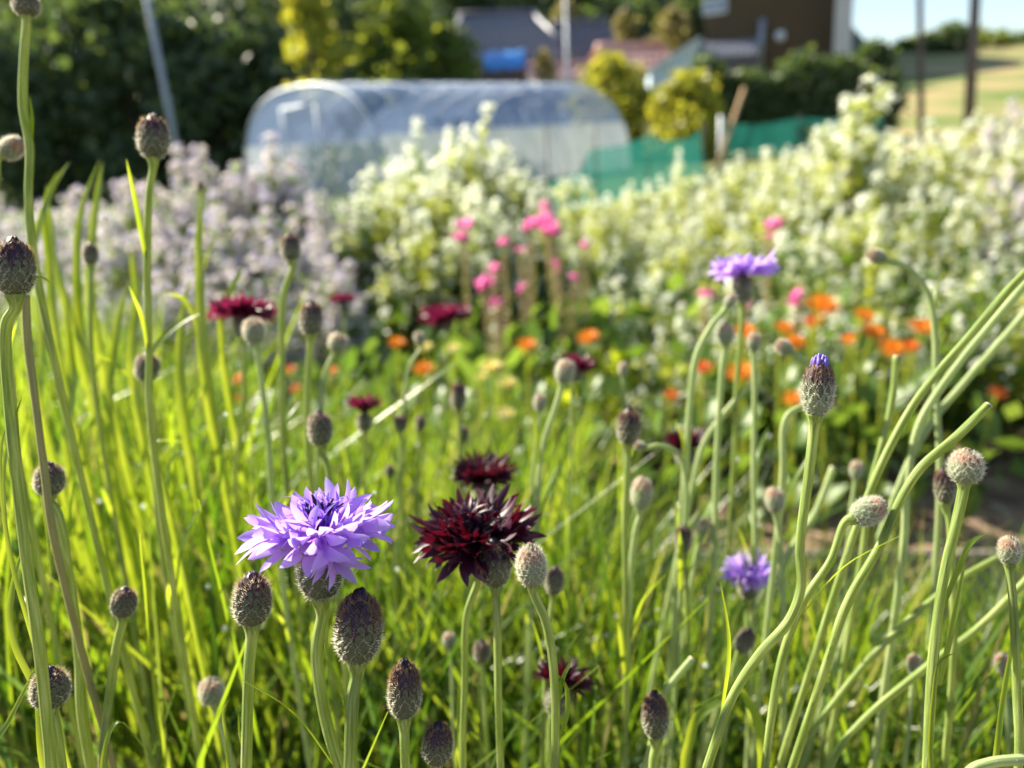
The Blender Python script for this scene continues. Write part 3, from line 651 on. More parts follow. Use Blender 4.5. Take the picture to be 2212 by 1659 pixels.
def bract_layout(style, seed):
    rng = np.random.default_rng(seed); out = []
    for i, kind in enumerate(STY[style]):
        t, n, ln = ROWS[i]
        for j in range(n):
            a = 2 * math.pi * (j + (i % 2) * .5) / n + rng.uniform(-.06, .06)
            tt = t + rng.uniform(-.012, .012); r0, r1 = prof(tt), prof(min(1, tt + ln * .8))
            up = Vector((math.cos(a) * (r1 - r0), math.sin(a) * (r1 - r0), ln * .8)).normalized()
            rad = Vector((math.cos(a), math.sin(a), 0)); xx = up.cross(rad).normalized() * -1; nn = xx.cross(up).normalized() * -1
            if nn.dot(rad) < 0: nn = -nn
            if i == len(STY[style]) - 1 and style != 'calyx': up = (up + nn * .02).normalized()
            else: up = (up + nn * .24).normalized()
            w_ = 2 * math.pi * max(r0, r1) / n * 1.28
            pos = Vector((math.cos(a) * r0, math.sin(a) * r0, tt)) + nn * (-.012 + .006 * rng.random())
            m = Matrix(((xx.x * w_, nn.x * ln, up.x * ln, pos.x), (xx.y * w_, nn.y * ln, up.y * ln, pos.y), (xx.z * w_, nn.z * ln, up.z * ln, pos.z), (0, 0, 0, 1)))
            out.append((BR[kind][rng.integers(3)], m @ Matrix.Rotation(rng.uniform(-.08, .08), 4, 'Y')))
    return out
LAY = {s: [bract_layout(s, k_) for k_ in range(2)] for s in STY}
def body_mesh(style):
    mb = MB()
    c = {'dark': 'br_purple', 'round': 'br_purple', 'pale': 'br_pale', 'blue': 'br_purple', 'calyx': 'br_green'}[style]
    pr_ = [(prof(t) * .97 * (.8 if style == 'blue' and t > .6 else 1), t) for t in np.linspace(0, .9 if style == 'blue' else 1 if style != 'calyx' else .8, 12)]
    mb.lathe(pr_, 14, 0)
    rng = np.random.default_rng(2)
    if style in ('dark', 'round', 'pale'):      # folded petal tips closing the bud
        for j in range(9):
            a = j * 2.4; r = .10 * math.sqrt(j / 9)
            p0 = Vector((math.cos(a) * (r + .05), math.sin(a) * (r + .05), .86)); p1 = Vector((math.cos(a) * r * .5, math.sin(a) * r * .5, 1.01 + .03 * rng.random()))
            mb.tube([p0, p0.lerp(p1, .6) + Vector((0, 0, .02)), p1], [.05, .04, .012], 5, mi=1)
    if style == 'blue':
        for j in range(16):
            a = j * 2.4; r = .26 * math.sqrt((j + 1) / 16)
            p0 = Vector((math.cos(a) * r * 1.1, math.sin(a) * r * 1.1, .5)); p1 = Vector((math.cos(a) * r * .8, math.sin(a) * r * .8, 1.06 - .45 * r + .03 * rng.random()))
            mb.tube([p0, p0.lerp(p1, .5), p0.lerp(p1, .85), p1], [.06, .06, .055, .03], 7, mi=1)
    return mb.mesh('bud', [M[c], M['anther'] if style in ('round',) else M['mar'] if style == 'dark' else M['br_peach'] if style == 'pale' else M['lav']])
M['bud_blue'] = mat_leaf('violet_bud_petal', [(0.06, 0.008, 0.045), (0.07, 0.01, 0.05), (0.08, 0.012, 0.06), (0.10, 0.03, 0.16), (0.24, 0.18, 0.62)], [(0.2, 0.03, 0.15), (0.2, 0.03, 0.15), (0.22, 0.05, 0.25), (0.3, 0.15, 0.6), (0.5, 0.4, 0.9)], 0.2, 0.45, 0.4, grad='Z')
BODY = {s: body_mesh(s) for s in STY}
BODY['blue'].materials[1] = M['bud_blue']
def joined_bud(style, k_):
    """bud with its scales in one mesh for buds too blurred to pick the scales apart"""
    mats = []; V = []; Fq = []; mi = []
    def put(me, m):
        o = len(V)
        ids = []
        for mm in me.materials:
            if mm not in mats: mats.append(mm)
            ids.append(mats.index(mm))
        for v in me.vertices: V.append(tuple(m @ v.co))
        for p in me.polygons: Fq.append(tuple(i + o for i in p.vertices)); mi.append(ids[p.material_index])
    put(BODY[style], Matrix.Identity(4))
    for me, m in LAY[style][k_]: put(me, m)
    me = bpy.data.meshes.new('bud'); me.from_pydata(V, [], Fq)
    for m in mats: me.materials.append(m)
    me.polygons.foreach_set('material_index', mi); me.polygons.foreach_set('use_smooth', [True] * len(Fq)); me.update(); return me
JB = {s: [joined_bud(s, k_) for k_ in range(2)] for s in STY}

def stem_path(pts, dep, spread=0.45):
    """picture points from the top down -> curve that goes on to the soil"""
    W = [at(p[0], p[1], p[2] if len(p) > 2 else dep) for p in pts]
    d = (W[-1] - W[-2]).normalized(); last = W[-1]
    k_ = min(.12, max(-.12, d.x / max(.3, -d.z) * last.z * spread)); k2 = min(.12, max(-.04, d.y / max(.3, -d.z) * last.z * spread))
    g = Vector((last.x + k_, max(.13, last.y + k2), -.01))
    W.append(last.lerp(g, .5) + Vector((k_ * .15, 0, 0))); W.append(g)
    return crom(W, 9), g

def fuzz_mesh(path, rads, rng, per_m=2600, ln=0.00045, zmin=0.35):
    V, F = [], []
    for i in range(len(path) - 1):
        a, b = path[i], path[i + 1]
        if b.z < zmin: break
        n = int((b - a).length * per_m); t = (b - a).normalized(); o = t.orthogonal().normalized()
        for _ in range(n):
            d = (Matrix.Rotation(rng.uniform(0, 6.283), 3, t) @ o); s = rng.random(); p = a.lerp(b, s) + d * rads[i] * .95
            L = ln * rng.uniform(.5, 1.5); e = d.cross(t) * .00009; tip = p + d * L + t * rng.uniform(-.5, .2) * L
            k_ = len(V); V += [p - e, p + e, tip]; F.append((k_, k_ + 1, k_ + 2))
    me = bpy.data.meshes.new('down'); me.from_pydata([tuple(v) for v in V], [], F); me.materials.append(M['fuzz']); return me

def leaf_strip(mb, path, width, side, mi=0, fold=.35):
    """narrow leaf along a path; side = direction across"""
    n = len(path); P = []
    for i, p in enumerate(path):
        t = i / (n - 1); wd = width * .5 * (math.sin(math.pi * (t * .86 + .14)) ** .7 if t < .98 else .05)
        tan = (path[min(i + 1, n - 1)] - path[max(i - 1, 0)]).normalized()
        s = (side - tan * side.dot(tan)).normalized(); up = s.cross(tan).normalized()
        P.append([p - s * wd + up * wd * fold, p, p + s * wd + up * wd * fold])
    mb.grid(P, mi)

def make_stem(root, pts, dep, wpx, mat='stem', near=False, flare=None, seed=0, cut=False, leaves=(), bud_axis=None):
    path, g = stem_path(pts, dep)
    root.location = (g.x, g.y, 0)
    d0 = [ (CAM_ROT.transposed() @ (p - CAM_LOC)).z * -1 for p in path]
    r0 = wpx / FPX * dep / 2 * .68
    rads = []
    L = 0
    for i, p in enumerate(path):
        if i: L += (p - path[i - 1]).length
        r = r0 * (1 - .12 * min(1, L / .3)) * (1 + .05 * math.sin(L * 90 + seed)); 
        if flare and L < flare * 1.2: r = max(r, flare * .22 * (1 - L / (flare * 1.2)) ** 2 + r0 * .92)
        rads.append(r)
    rl = root.location
    if cut: rads[0] *= 1.08
    mb = MB(); mb.tube(path, rads, 16, .11)
    st = mb.build('stem', M[mat], root, origin=rl)
    acc = [0.0]
    for i in range(1, len(path)): acc.append(acc[-1] + (path[i] - path[i - 1]).length)
    at_ = st.data.attributes.new('rest', 'FLOAT_VECTOR', 'POINT')
    at_.data.foreach_set('vector', np.array([(math.cos(2 * math.pi * j / 16) * rads[i], math.sin(2 * math.pi * j / 16) * rads[i], acc[i] + seed) for i in range(len(path)) for j in range(16)], dtype=np.float32).ravel())
    if near:
        rng = np.random.default_rng(seed + 900)
        me = fuzz_mesh([p - rl for p in path], rads, rng)
        link('down', me, st, kind='stuff')
    if cut:
        t = (path[0] - path[1]).normalized(); mb = MB(); e = t * .0002
        mb.tube([path[0] - t * .001, path[0] + t * .0004, path[0] + t * .0005], [rads[0] * .86, rads[0] * .86, rads[0] * .3], 10); mb.build('cut_end', M['pith'], root, origin=rl)
    rl_ = np.random.default_rng(seed + 40)
    for q_ in range(0 if leaves or cut else 3):
        want = rl_.uniform(.04, .26); i = min(range(len(acc)), key=lambda a_: abs(acc[a_] - want))
        if i < 6 or path[i].z < .2: continue
        up = (path[i - 1] - path[i + 1 if i + 1 < len(path) else i]).normalized(); o_ = (Matrix.Rotation(rl_.uniform(0, 6.28), 3, up) @ up.orthogonal()).normalized()
        L = rl_.uniform(.022, .05); P = crom([path[i] + o_ * rads[i] * .5, path[i] + up * L * .5 + o_ * L * .16, path[i] + up * L * .9 + o_ * L * rl_.uniform(.3, .6)], 5)
        mb = MB(); leaf_strip(mb, P, rl_.uniform(.0018, .0032), up.cross(o_).normalized()); mb.build('leaf', M['stemleaf'], root, origin=rl)
    for (lp, lw) in leaves:
        P = crom([at(q_[0], q_[1], q_[2] if len(q_) > 2 else dep) for q_ in lp], 6); mb = MB()
        leaf_strip(mb, P, lw / FPX * dep, (CAM_R * .85 + CAM_B * .5).normalized()); mb.build('leaf', M['stemleaf'], root, origin=rl)
    return path

def axis_frame(lean, tilt, spin=0.0):
    """z axis = up in the picture, leaned sideways by lean and tipped to the viewer by tilt"""
    z = (CAM_U * math.cos(R(lean)) + CAM_R * math.sin(R(lean))); x = (CAM_R * math.cos(R(lean)) - CAM_U * math.sin(R(lean)))
    z = (z * math.cos(R(tilt)) + CAM_B * math.sin(R(tilt))).normalized(); y = z.cross(x).normalized(); x = y.cross(z)
    m = Matrix((x, y, z)).transposed()
    return m @ Matrix.Rotation(spin, 3, 'Z')

NB = 0
def bud(label, style, cx, cy, w_, h_, dep, lean=0, pts=None, wpx=28, near=False, tilt=4, mat='stem', leaves=(), group=None):
    global NB; NB += 1
    ax_ = axis_frame(lean, tilt, NB * 1.3); z = ax_.col[2]
    H = h_ / FPX * dep; Wd = w_ / FPX * dep
    base = at(cx, cy, dep) - z * (H * .48)
    bx, by, bd = px_of(base)
    if pts is None: pts = [(bx - math.tan(R(lean)) * 120 + random.uniform(-15, 15), by + 160), (bx - math.tan(R(lean)) * 160 + random.uniform(-25, 25), by + 330)]
    root = empty('cornflower_bud', (0, 0, 0), label, 'flower bud', group)
    neck = base - z * H * .22; nx, ny, nd = px_of(neck)
    make_stem(root, [(bx, by, bd), (nx, ny, nd)] + [tuple(p) for p in pts], dep, wpx, mat, near, H * .32, NB, leaves=leaves)
    sc_ = Matrix.Diagonal((Wd / 1.02, Wd / 1.02, H / 1.08, 1))
    m = Matrix.Translation(base - root.location) @ ax_.to_4x4() @ sc_
    if near:
        b = link('bud', BODY[style], root, m)
        for me, lm in LAY[style][NB % 2]: link('bract', me, b, lm)
    else:
        link('bud', JB[style][NB % 2], root, m)
    return root

# sharp buds near the focus plane
bud('large dark-tipped bud on a thick stem, right below the lavender flower', 'dark', 775, 1347, 122, 168, .243, 3, [(763, 1500), (755, 1660), (750, 1760)], 38, True, leaves=[([(748, 1530), (735, 1480), (712, 1430), (700, 1385)], 14)])
bud('round brown-tipped bud left of and below the lavender flower', 'round', 545, 1290, 97, 122, .25, 2, [(538, 1440), (532, 1660), (530, 1780)], 33, True, leaves=[([(535, 1640), (520, 1590), (515, 1540)], 9)])
bud('narrow dark-topped bud between the largest bud and the smallest low bud', 'dark', 874, 1483, 86, 135, .25, 1, [(874, 1600), (876, 1660), (878, 1780)], 31, True)
bud('small dark bud low beside the maroon flower stem, lowest in its row', 'dark', 946, 1602, 78, 100, .248, 4, [(936, 1680), (930, 1760)], 27, True)
bud('globe-shaped silvery brown bud low beside the broad yellow-green leaf', 'round', 108, 1482, 92, 94, .252, -2, [(118, 1560), (132, 1660), (150, 1780)], 31, True)
bud('pale peach-tipped spiky bud in front of the maroon flower', 'pale', 1147, 1217, 76, 98, .255, -6, [(1178, 1340), (1196, 1450), (1200, 1660), (1198, 1780)], 27, True,
    leaves=[([(1206, 1600), (1226, 1540), (1222, 1480), (1190, 1442)], 12), ([(1206, 1520), (1215, 1470), (1238, 1420)], 11)])
bud('tall bud with violet petals showing at its tip on a kinked stem', 'blue', 1768, 830, 80, 138, .262, 4, [(1748, 1020), (1728, 1180), (1730, 1270), (1705, 1340), (1640, 1415), (1585, 1500), (1540, 1620)], 28, True)
bud('pale spiky bud with orange-brown tips on the long straight right stem', 'pale', 2086, 1004, 80, 80, .262, 3, [(2066, 1130), (2040, 1240), (2018, 1400), (2002, 1660), (1995, 1780)], 29, True,
    leaves=[([(2030, 1330), (2070, 1230), (2100, 1170), (2132, 1152)], 12), ([(2030, 1480), (2062, 1330), (2085, 1210)], 13)])
bud('pale tilted bud leaning to the right on a slanted stem', 'pale', 1880, 1102, 68, 84, .285, 62, [(1795, 1210), (1735, 1300), (1690, 1420), (1665, 1560), (1650, 1680)], 25, True, tilt=6)
bud('small pale brown bud beside the long straight right stem', 'pale', 2180, 1186, 52, 66, .27, -4, [(2188, 1300), (2196, 1480), (2200, 1660)], 24, True)
bud('big blackish bud with silvery scales and a curled leaf below it', 'dark', 30, 572, 98, 132, .235, 1, [(14, 700), (22, 880), (50, 1150), (85, 1400), (105, 1600), (115, 1700)], 33, True,
    leaves=[([(25, 655), (52, 620), (80, 600), (98, 604), (110, 612)], 12), ([(14, 1130), (12, 1010), (30, 920), (48, 855)], 15)])
bud('dusky bud half behind the pale peach-tipped bud', 'dark', 1068, 1212, 82, 112, .305, -3, [(1075, 1400), (1078, 1560)], 24, True)
bud('silvery bud behind an upright narrow leaf, above the globe-shaped bud', 'round', 107, 1032, 72, 76, .315, 4, [(122, 1110), (150, 1260), (172, 1420), (180, 1560)], 30, True, leaves=[([(112, 1240), (104, 1140), (92, 1060), (88, 990)], 16)])
bud('grey-brown bud on a slender curved stem left of the round brown-tipped bud', 'round', 268, 1298, 62, 70, .31, 6, [(254, 1390), (232, 1540), (222, 1660)], 26, True)
bud('slim dark purple bud standing by a cut stem tip', 'dark', 1415, 1540, 68, 108, .31, -2, [(1412, 1640), (1408, 1740)], 28, True)
# softly blurred buds
bud('plump bud standing alone on a tall stem against the dark wood', 'dark', 331, 292, 74, 98, .36, 2, [(322, 420), (318, 600), (322, 760), (325, 900)], 21)
bud('drooping tall bud on the highest left stem', 'round', 56, 8, 62, 52, .34, 0, [(52, 120), (50, 230), (64, 320), (62, 430), (80, 600)], 24, mat='stem', leaves=[([(62, 430), (66, 340), (72, 260), (64, 205)], 18)])
bud('nodding pale bud hooked beside the highest left stem', 'pale', 28, 318, 50, 60, .36, 55, [(-8, 380), (-15, 520), (-10, 700)], 20)
SOFT = ['round grey bud on a thin stem below the plump bud left of the crimson flower', 'dark squarish bud in front of the pinkish blossom mass, above the flat crimson flower', 'pale round bud just below the flat crimson flower', 'dark-topped bud right of the flat crimson flower', 'dark round bud above the sharp lavender flower', 'dark-topped bud between the blackish maroon flower and the peeking crimson flower', 'pale bud covering the peeking crimson flower', 'small pinkish bud on a long pale stem left of two marigolds', 'tiny whitish bud on a long pale stem right of the small pinkish bud', 'pale pinkish bud below the dark-topped bud, left of the bare soil', 'pale round-bottomed bud in front of the bare soil', 'round grey bud just right of the pale peach-tipped bud', 'small brown bud on a thin stem below the large maroon flower', 'tapered blackish bud between the yellow flowers and the smaller maroon flower', 'tiny dark bud right of the half-open magenta flower', 'tiny brown bud beside another tiny dark bud', 'tiny round bud below the tapered blackish bud', 'tiny pale bud left of the lime green plants', 'small dark bud in front of the bed board', 'small brown bud below the half-hidden lavender flower', 'small brown bud among the tall leaves at the pinkish blossom mass', 'very small pale bud in front of the lime green plants', 'tiny pale bud between the slanting stems and the violet-tipped bud', 'violet-tipped blurred bud just behind the pale spiky bud of the long straight stem', 'pale nodding bud between the globe-shaped bud and the round brown-tipped bud', 'pale nodding bud beside the dark-topped bud right of the flat crimson flower', 'small pinkish bud below the small pale brown bud at the bed board', 'tiny pinkish bud low between the long straight stem and the slanted stem', 'tiny brown bud above the sharp lavender flower', 'tiny pale bud right of the narrow dark-topped bud', 'tiny pale bud curving up beside the small dark bud before the board', 'tiny black bud alone before the pinkish blossom mass', 'nodding pale bud on a hooked stem left of the violet-tipped bud', 'tiny nodding bud on a slanted stem above the orange marigold']
for SL, (st, x, y, a, b, dp, ln, pts, wx) in zip(SOFT, [
    ('round', 318, 790, 58, 66, .43, 4, [(326, 880), (336, 1010), (345, 1150)], 20),
    ('dark', 627, 532, 48, 62, .47, -6, [(612, 640), (610, 800), (612, 950)], 18),
    ('pale', 548, 712, 52, 60, .43, -8, [(562, 800), (580, 950), (590, 1100)], 18),
    ('dark', 672, 684, 56, 78, .43, 2, [(668, 780), (664, 880), (668, 1000)], 20),
    ('round', 691, 922, 60, 80, .38, -3, [(706, 1000), (716, 1070), (720, 1180)], 20),
    ('dark', 1358, 918, 58, 84, .40, 2, [(1356, 1000), (1350, 1120), (1352, 1280)], 20),
    ('pale', 1221, 800, 46, 56, .46, 12, [(1200, 880), (1172, 970), (1160, 1100)], 18),
    ('pale', 1568, 720, 38, 52, .46, 2, [(1560, 800), (1548, 1000), (1542, 1200)], 18),
    ('pale', 1629, 736, 32, 44, .46, 0, [(1630, 850), (1628, 1000), (1630, 1240)], 16),
    ('pale', 1386, 1062, 50, 76, .42, 4, [(1374, 1140), (1362, 1240), (1358, 1380)], 18),
    ('pale', 1673, 1076, 44, 58, .40, -6, [(1684, 1160), (1690, 1260), (1695, 1400)], 16),
    ('round', 1198, 1252, 46, 64, .38, 6, [(1188, 1340), (1180, 1440)], 16),
    ('round', 1040, 1405, 42, 52, .40, -4, [(1046, 1480), (1050, 1580)], 14),
    ('dark', 990, 852, 38, 66, .52, 0, [(992, 930), (994, 1050)], 12),
    ('dark', 866, 912, 32, 40, .54, 0, [(868, 980), (868, 1080)], 11),
    ('round', 908, 912, 26, 36, .55, 2, [(906, 980), (902, 1080)], 10),
    ('round', 1000, 936, 30, 38, .54, 0, [(1000, 1000), (1004, 1100)], 11),
    ('pale', 1166, 868, 30, 42, .52, 0, [(1160, 940), (1150, 1060)], 11),
    ('dark', 1476, 1160, 40, 64, .42, 0, [(1480, 1240), (1485, 1340)], 16),
    ('round', 1610, 1382, 44, 60, .40, 24, [(1585, 1460), (1570, 1560)], 15),
    ('round', 195, 546, 36, 50, .46, 0, [(196, 640), (200, 800)], 16),
    ('pale', 1346, 795, 24, 34, .55, 0, [(1348, 870), (1350, 1000)], 11),
    ('pale', 1850, 1012, 30, 42, .5, 4, [(1840, 1090), (1830, 1200)], 12),
    ('dark', 2040, 1046, 48, 84, .35, -6, [(2050, 1120), (2056, 1240), (2060, 1400)], 20),
    ('pale', 456, 1490, 56, 62, .37, -10, [(478, 1560), (500, 1650)], 18),
    ('pale', 730, 738, 44, 44, .5, 20, [(705, 800), (690, 900)], 15),
    ('pale', 2166, 1430, 40, 50, .4, -8, [(2172, 1500), (2178, 1600)], 14),
    ('pale', 1975, 1432, 34, 44, .42, 4, [(1968, 1510), (1960, 1600)], 13),
    ('round', 842, 1016, 24, 30, .56, 0, [(842, 1080), (846, 1180)], 9),
    ('pale', 970, 1380, 30, 36, .45, 0, [(975, 1440), (978, 1540)], 11),
    ('pale', 1520, 1135, 28, 38, .46, 12, [(1505, 1190), (1490, 1280)], 12),
    ('dark', 432, 402, 16, 24, .62, 0, [(434, 480), (438, 640)], 9),
    ('pale', 1690, 748, 36, 40, .42, -55, [(1745, 790), (1760, 860), (1700, 900), (1690, 1040)], 20),
    ('pale', 905, 728, 26, 30, .55, -20, [(885, 790), (870, 900)], 11)]):
    bud(SL, st, x, y, a, b, dp, ln, pts, wx, group='softly blurred cornflower buds', mat='stem_pale' if st == 'pale' else 'stem')
bud('nodding white-tipped bud at the end of a pale arching stem', 'pale', 1890, 552, 34, 44, .44, -70, [(1958, 578), (2000, 625), (2018, 700), (2022, 850), (2030, 1050)], 19, mat='stem_pale')
bud('small nodding bud at the end of a hooked pale stem beside a maroon flower', 'pale', 1380, 962, 22, 28, .42, -70, [(1420, 962), (1465, 980), (1482, 1040), (1475, 1200)], 15, mat='stem_pale')
bud('pinkish bud tip on a pale slanted stem under the lavender flower', 'pale', 1578, 648, 26, 34, .46, 28, [(1540, 700), (1505, 770), (1490, 880), (1480, 1020)], 20, mat='stem_pale')

# stems that were cut
def cut_stem(label, pts, dep, wpx, mat='stem', near=True, group=None):
    root = empty('cut_stem', (0, 0, 0), label, 'stem', group); global NB; NB += 1
    make_stem(root, pts, dep, wpx, mat, near, None, NB, cut=True); return root
cut_stem('cut slanted stem with an open whitish end, right of the violet-tipped bud', [(2135, 876), (2070, 940), (1990, 1010), (1950, 1070), (1900, 1180), (1832, 1300), (1790, 1420)], .285, 27, 'stem')
cut_stem('brownish cut stem with an orange hollow tip below the big blackish bud', [(55, 638), (60, 740), (74, 850), (95, 1010), (120, 1180)], .30, 22, 'stem_dry')
cut_stem('upright cut stem ending square among the orange marigolds', [(1937, 770), (1928, 860), (1905, 960), (1880, 1060), (1862, 1200)], .40, 20, 'stem', False)
cut_stem('short pale cut stem tip pointing up beside the slim dark purple bud', [(1495, 1424), (1462, 1462), (1440, 1492), (1425, 1540)], .36, 22, 'stem_pale', False)
cut_stem('long green stem slanting from lower left to upper right across the marigolds', [(2330, 500), (2212, 592), (2100, 720), (1990, 850), (1920, 970), (1870, 1085), (1820, 1230)], .33, 25, 'stem', False)
cut_stem('pale green stem slanting close beneath the long slanting stem', [(2260, 560), (2150, 690), (2060, 800), (1985, 920), (1960, 1060), (1950, 1200)], .40, 24, 'stem_pale', False)
cut_stem('pale straight stem slanting up beyond the cut open-ended stem', [(2230, 660), (2160, 740), (2080, 830), (2000, 930), (1930, 1080)], .46, 22, 'stem_pale', False)
cut_stem('stem lying aslant low between the two bed boards', [(1300 + 885, 1190), (2060, 1260), (1900, 1400), (1800, 1520), (1720, 1640)], .40, 20, 'stem', False)
cut_stem('stem lying aslant from the low bed board to the long straight stem', [(2250, 1220), (2120, 1350), (1990, 1450), (1860, 1560), (1800, 1640)], .36, 22, 'stem', False)
cut_stem('thick pale downy stem lying in the bottom right corner', [(2300, 1630), (2212, 1640), (2140, 1648), (2095, 1668), (2070, 1760)], .235, 34, 'stem_pale')
cut_stem('pale stem leaning out of the leaves below the marigolds', [(1800, 1010), (1760, 1110), (1700, 1200), (1640, 1300)], .5, 20, 'stem_pale', False)
cut_stem('thin pale stem slanting left of the violet-tipped bud', [(1620, 830), (1560, 900), (1520, 960), (1490, 1080)], .5, 18, 'stem_pale', False)

# ------------------------------------------------------------------ open cornflowers
def floret_mesh(name, nl, spread, lw, ll, mat, seed, tube=.20, curl=.25, fun=.32, fr=.17):
    """trumpet floret: narrow tube, widening funnel, ring of pointed lobes"""
    rng = np.random.default_rng(seed); mb = MB(); n2 = nl * 2
    def ring(x, r, sqz=.7): return [Vector((x, math.sin(math.pi * 2 * j / n2) * r, math.cos(math.pi * 2 * j / n2) * r * sqz)) for j in range(n2 + 1)]
    mb.grid([ring(0, .018, 1), ring(tube * .6, .026, 1), ring(tube, .045), ring(tube + fun * .5, fr * .55), ring(tube + fun, fr)])
    base = ring(tube + fun, fr)
    for i in range(nl):
        a, b = base[2 * i], base[2 * i + 2]; mid = base[2 * i + 1]
        rad = Vector((0, mid.y, mid.z)).normalized(); s = spread * rng.uniform(.75, 1.25)
        d = (Vector((math.cos(s), 0, 0)) + rad * math.sin(s)).normalized(); out = (rad - d * rad.dot(d)).normalized(); side = (b - a).normalized()
        L = ll * rng.uniform(.78, 1.18); W = max((b - a).length, lw * .7); cu = curl * rng.uniform(.3, 1.4); tw = rng.uniform(-.25, .25); P = []
        for j in range(6):
            t = j / 5; wd = ((b - a).length * (1 - t) + lw * t * 1.6 * (1 - t) ** .6 + .012 * (1 - t)) * .5 if t < 1 else .004
            if 0 < t < 1: wd = max(wd, lw * .5 * [.9, 1, 1, .78, .45][j])
            c = a.lerp(b, .5).lerp(mid, 1 - t) + d * (L * t) + out * (cu * L * t * t) + side * (tw * L * t * t)
            P.append([c - side * wd - out * wd * .25 * (t > 0), c + out * wd * .12 * (t > 0), c + side * wd - out * wd * .25 * (t > 0)])
        mb.grid(P)
    return mb.mesh(name, [mat])
def stamen_mesh():
    mb = MB(); mb.tube([(0, 0, 0), (.3, 0, .02), (.42, 0, .05)], [.014, .014, .02], 5); mb.tube([(.42, 0, .05), (.52, 0, .06), (.62, 0, .03)], [.03, .034, .012], 6)
    return mb.mesh('stamen', [M['anther']])
ST = stamen_mesh()
FL = {}
for key, mo, mi_ in (('lav', M['lav'], M['lav_in']), ('mar', M['mar'], M['mar']), ('crim', M['crim'], M['crim'])):
    wide = 1.0 if key == 'lav' else .72
    FL[key] = {'outer': [floret_mesh('floret', 6 if key == 'lav' else 8, .44, .19 * wide, .46, mo, s, fun=.38, fr=.20) for s in range(4)],
               'mid': [floret_mesh('floret', 6 if key == 'lav' else 7, .44, .17 * wide, .42, mo, s + 10, fun=.34, fr=.17) for s in range(4)],
               'inner': [floret_mesh('floret', 5, .35, .07, .34, mi_, s + 20, tube=.34, curl=.8, fun=.16, fr=.06) for s in range(3)]}
def recept_mesh():
    mb = MB(); mb.lathe([(.10, -.06), (.16, 0), (.12, .05), (.03, .07)], 12); return mb.mesh('flower_head', [M['br_purple']])
REC = recept_mesh()

def flower(label, key, cx, cy, wpx, dep, lean=0, tilt=20, elev=14, pts=None, stemw=26, calyx=(86, 110), near=False, rings=(11, 9, 9), seed=0, group=None, mat='stem', droop=1.0, extra=()):
    global NB; NB += 1
    rng = np.random.default_rng(seed + 50)
    axm = axis_frame(lean, tilt, seed); z = axm.col[2]; rad = wpx / FPX * dep / 2
    o = at(cx, cy, dep); ch = calyx[1] / FPX * dep; cw = calyx[0] / FPX * dep
    caxm = axis_frame(lean, min(tilt, 12), seed); cz = caxm.col[2]
    cb = o - cz * ch * .82; bx, by, bd = px_of(cb); nx, ny, nd = px_of(cb - cz * ch * .25)
    if pts is None: pts = [(nx, ny + 120), (nx + random.uniform(-20, 20), ny + 280)]
    root = empty('cornflower', (0, 0, 0), label, 'flower', group)
    make_stem(root, [(bx, by, bd), (nx, ny, nd)] + list(pts), dep, stemw, mat, near, ch * .3, NB)
    c = link('calyx', BODY['calyx'] if near else JB['calyx'][0], root, Matrix.Translation(cb - root.location) @ caxm.to_4x4() @ Matrix.Diagonal((cw / .8, cw / .8, ch, 1)))
    if near:
        for me, lm in LAY['calyx'][0]: link('bract', me, c, lm)
    h = link('flower_head', REC, root, Matrix.Translation(o - root.location) @ axm.to_4x4() @ Matrix.Scale(rad, 4))
    def put(me, az, el, ln, roll, name='floret', r0=.06):
        m = Matrix.Rotation(az, 4, 'Z') @ Matrix.Translation((r0, 0, .02)) @ Matrix.Rotation(-el, 4, 'Y') @ Matrix.Rotation(roll, 4, 'X') @ Matrix.Diagonal((ln, ln, ln, 1))
        link(name, me, h, m)
    n0, n1, n2 = rings
    for i in range(n0): put(FL[key]['outer'][rng.integers(4)], 2 * math.pi * i / n0 + rng.uniform(-.16, .16), R(elev + rng.uniform(-14, 8) * droop), rng.uniform(.86, 1.06), rng.uniform(-.5, .5))
    for i in range(n1): put(FL[key]['mid'][rng.integers(4)], 2 * math.pi * (i + .5) / n1 + rng.uniform(-.2, .2), R(elev + 12 + rng.uniform(-9, 9)), rng.uniform(.66, .88), rng.uniform(-.6, .6), r0=.05)
    for i in range(n2): put(FL[key]['inner'][rng.integers(3)], 2 * math.pi * i / n2 + rng.uniform(-.3, .3), R(rng.uniform(52, 82)), rng.uniform(.62, .85), rng.uniform(-1, 1), r0=.04)
    for i in range(9 if key == 'lav' else 5): put(ST, 2 * math.pi * i / 9 * 1.0 + rng.uniform(-.3, .3), R(rng.uniform(50, 85)), rng.uniform(.72, .98), 0, 'stamen', .04)
    for (az, el, ln) in extra: put(FL[key]['outer'][rng.integers(4)], R(az), R(el), ln, rng.uniform(-.3, .3))
    return root
# azimuth -90 deg of a head's own frame faces the viewer when spin = 0
flower('sharp lavender cornflower with pointed petals above the two big buds', 'lav', 690, 1158, 296, .25, lean=0, tilt=7, elev=11, seed=0, droop=.45, pts=[(684, 1400), (694, 1500), (715, 1600), (742, 1680), (770, 1780)], stemw=34, calyx=(92, 168), near=True, rings=(12, 10, 10),
       extra=[(-42, -34, .80), (-60, -38, .66)])
flower('large blackish maroon cornflower behind the pale peach-tipped bud', 'mar', 1030, 1158, 256, .318, tilt=17, elev=12, seed=2, pts=[(1008, 1330), (1004, 1480), (1000, 1600)], stemw=22, calyx=(78, 100), near=False, rings=(16, 14, 12), droop=1.6)
flower('smaller blackish maroon cornflower right above the large maroon one', 'mar', 1047, 1036, 136, .47, tilt=18, elev=26, seed=3, calyx=(46, 66), rings=(12, 10, 8), droop=.4, stemw=14)
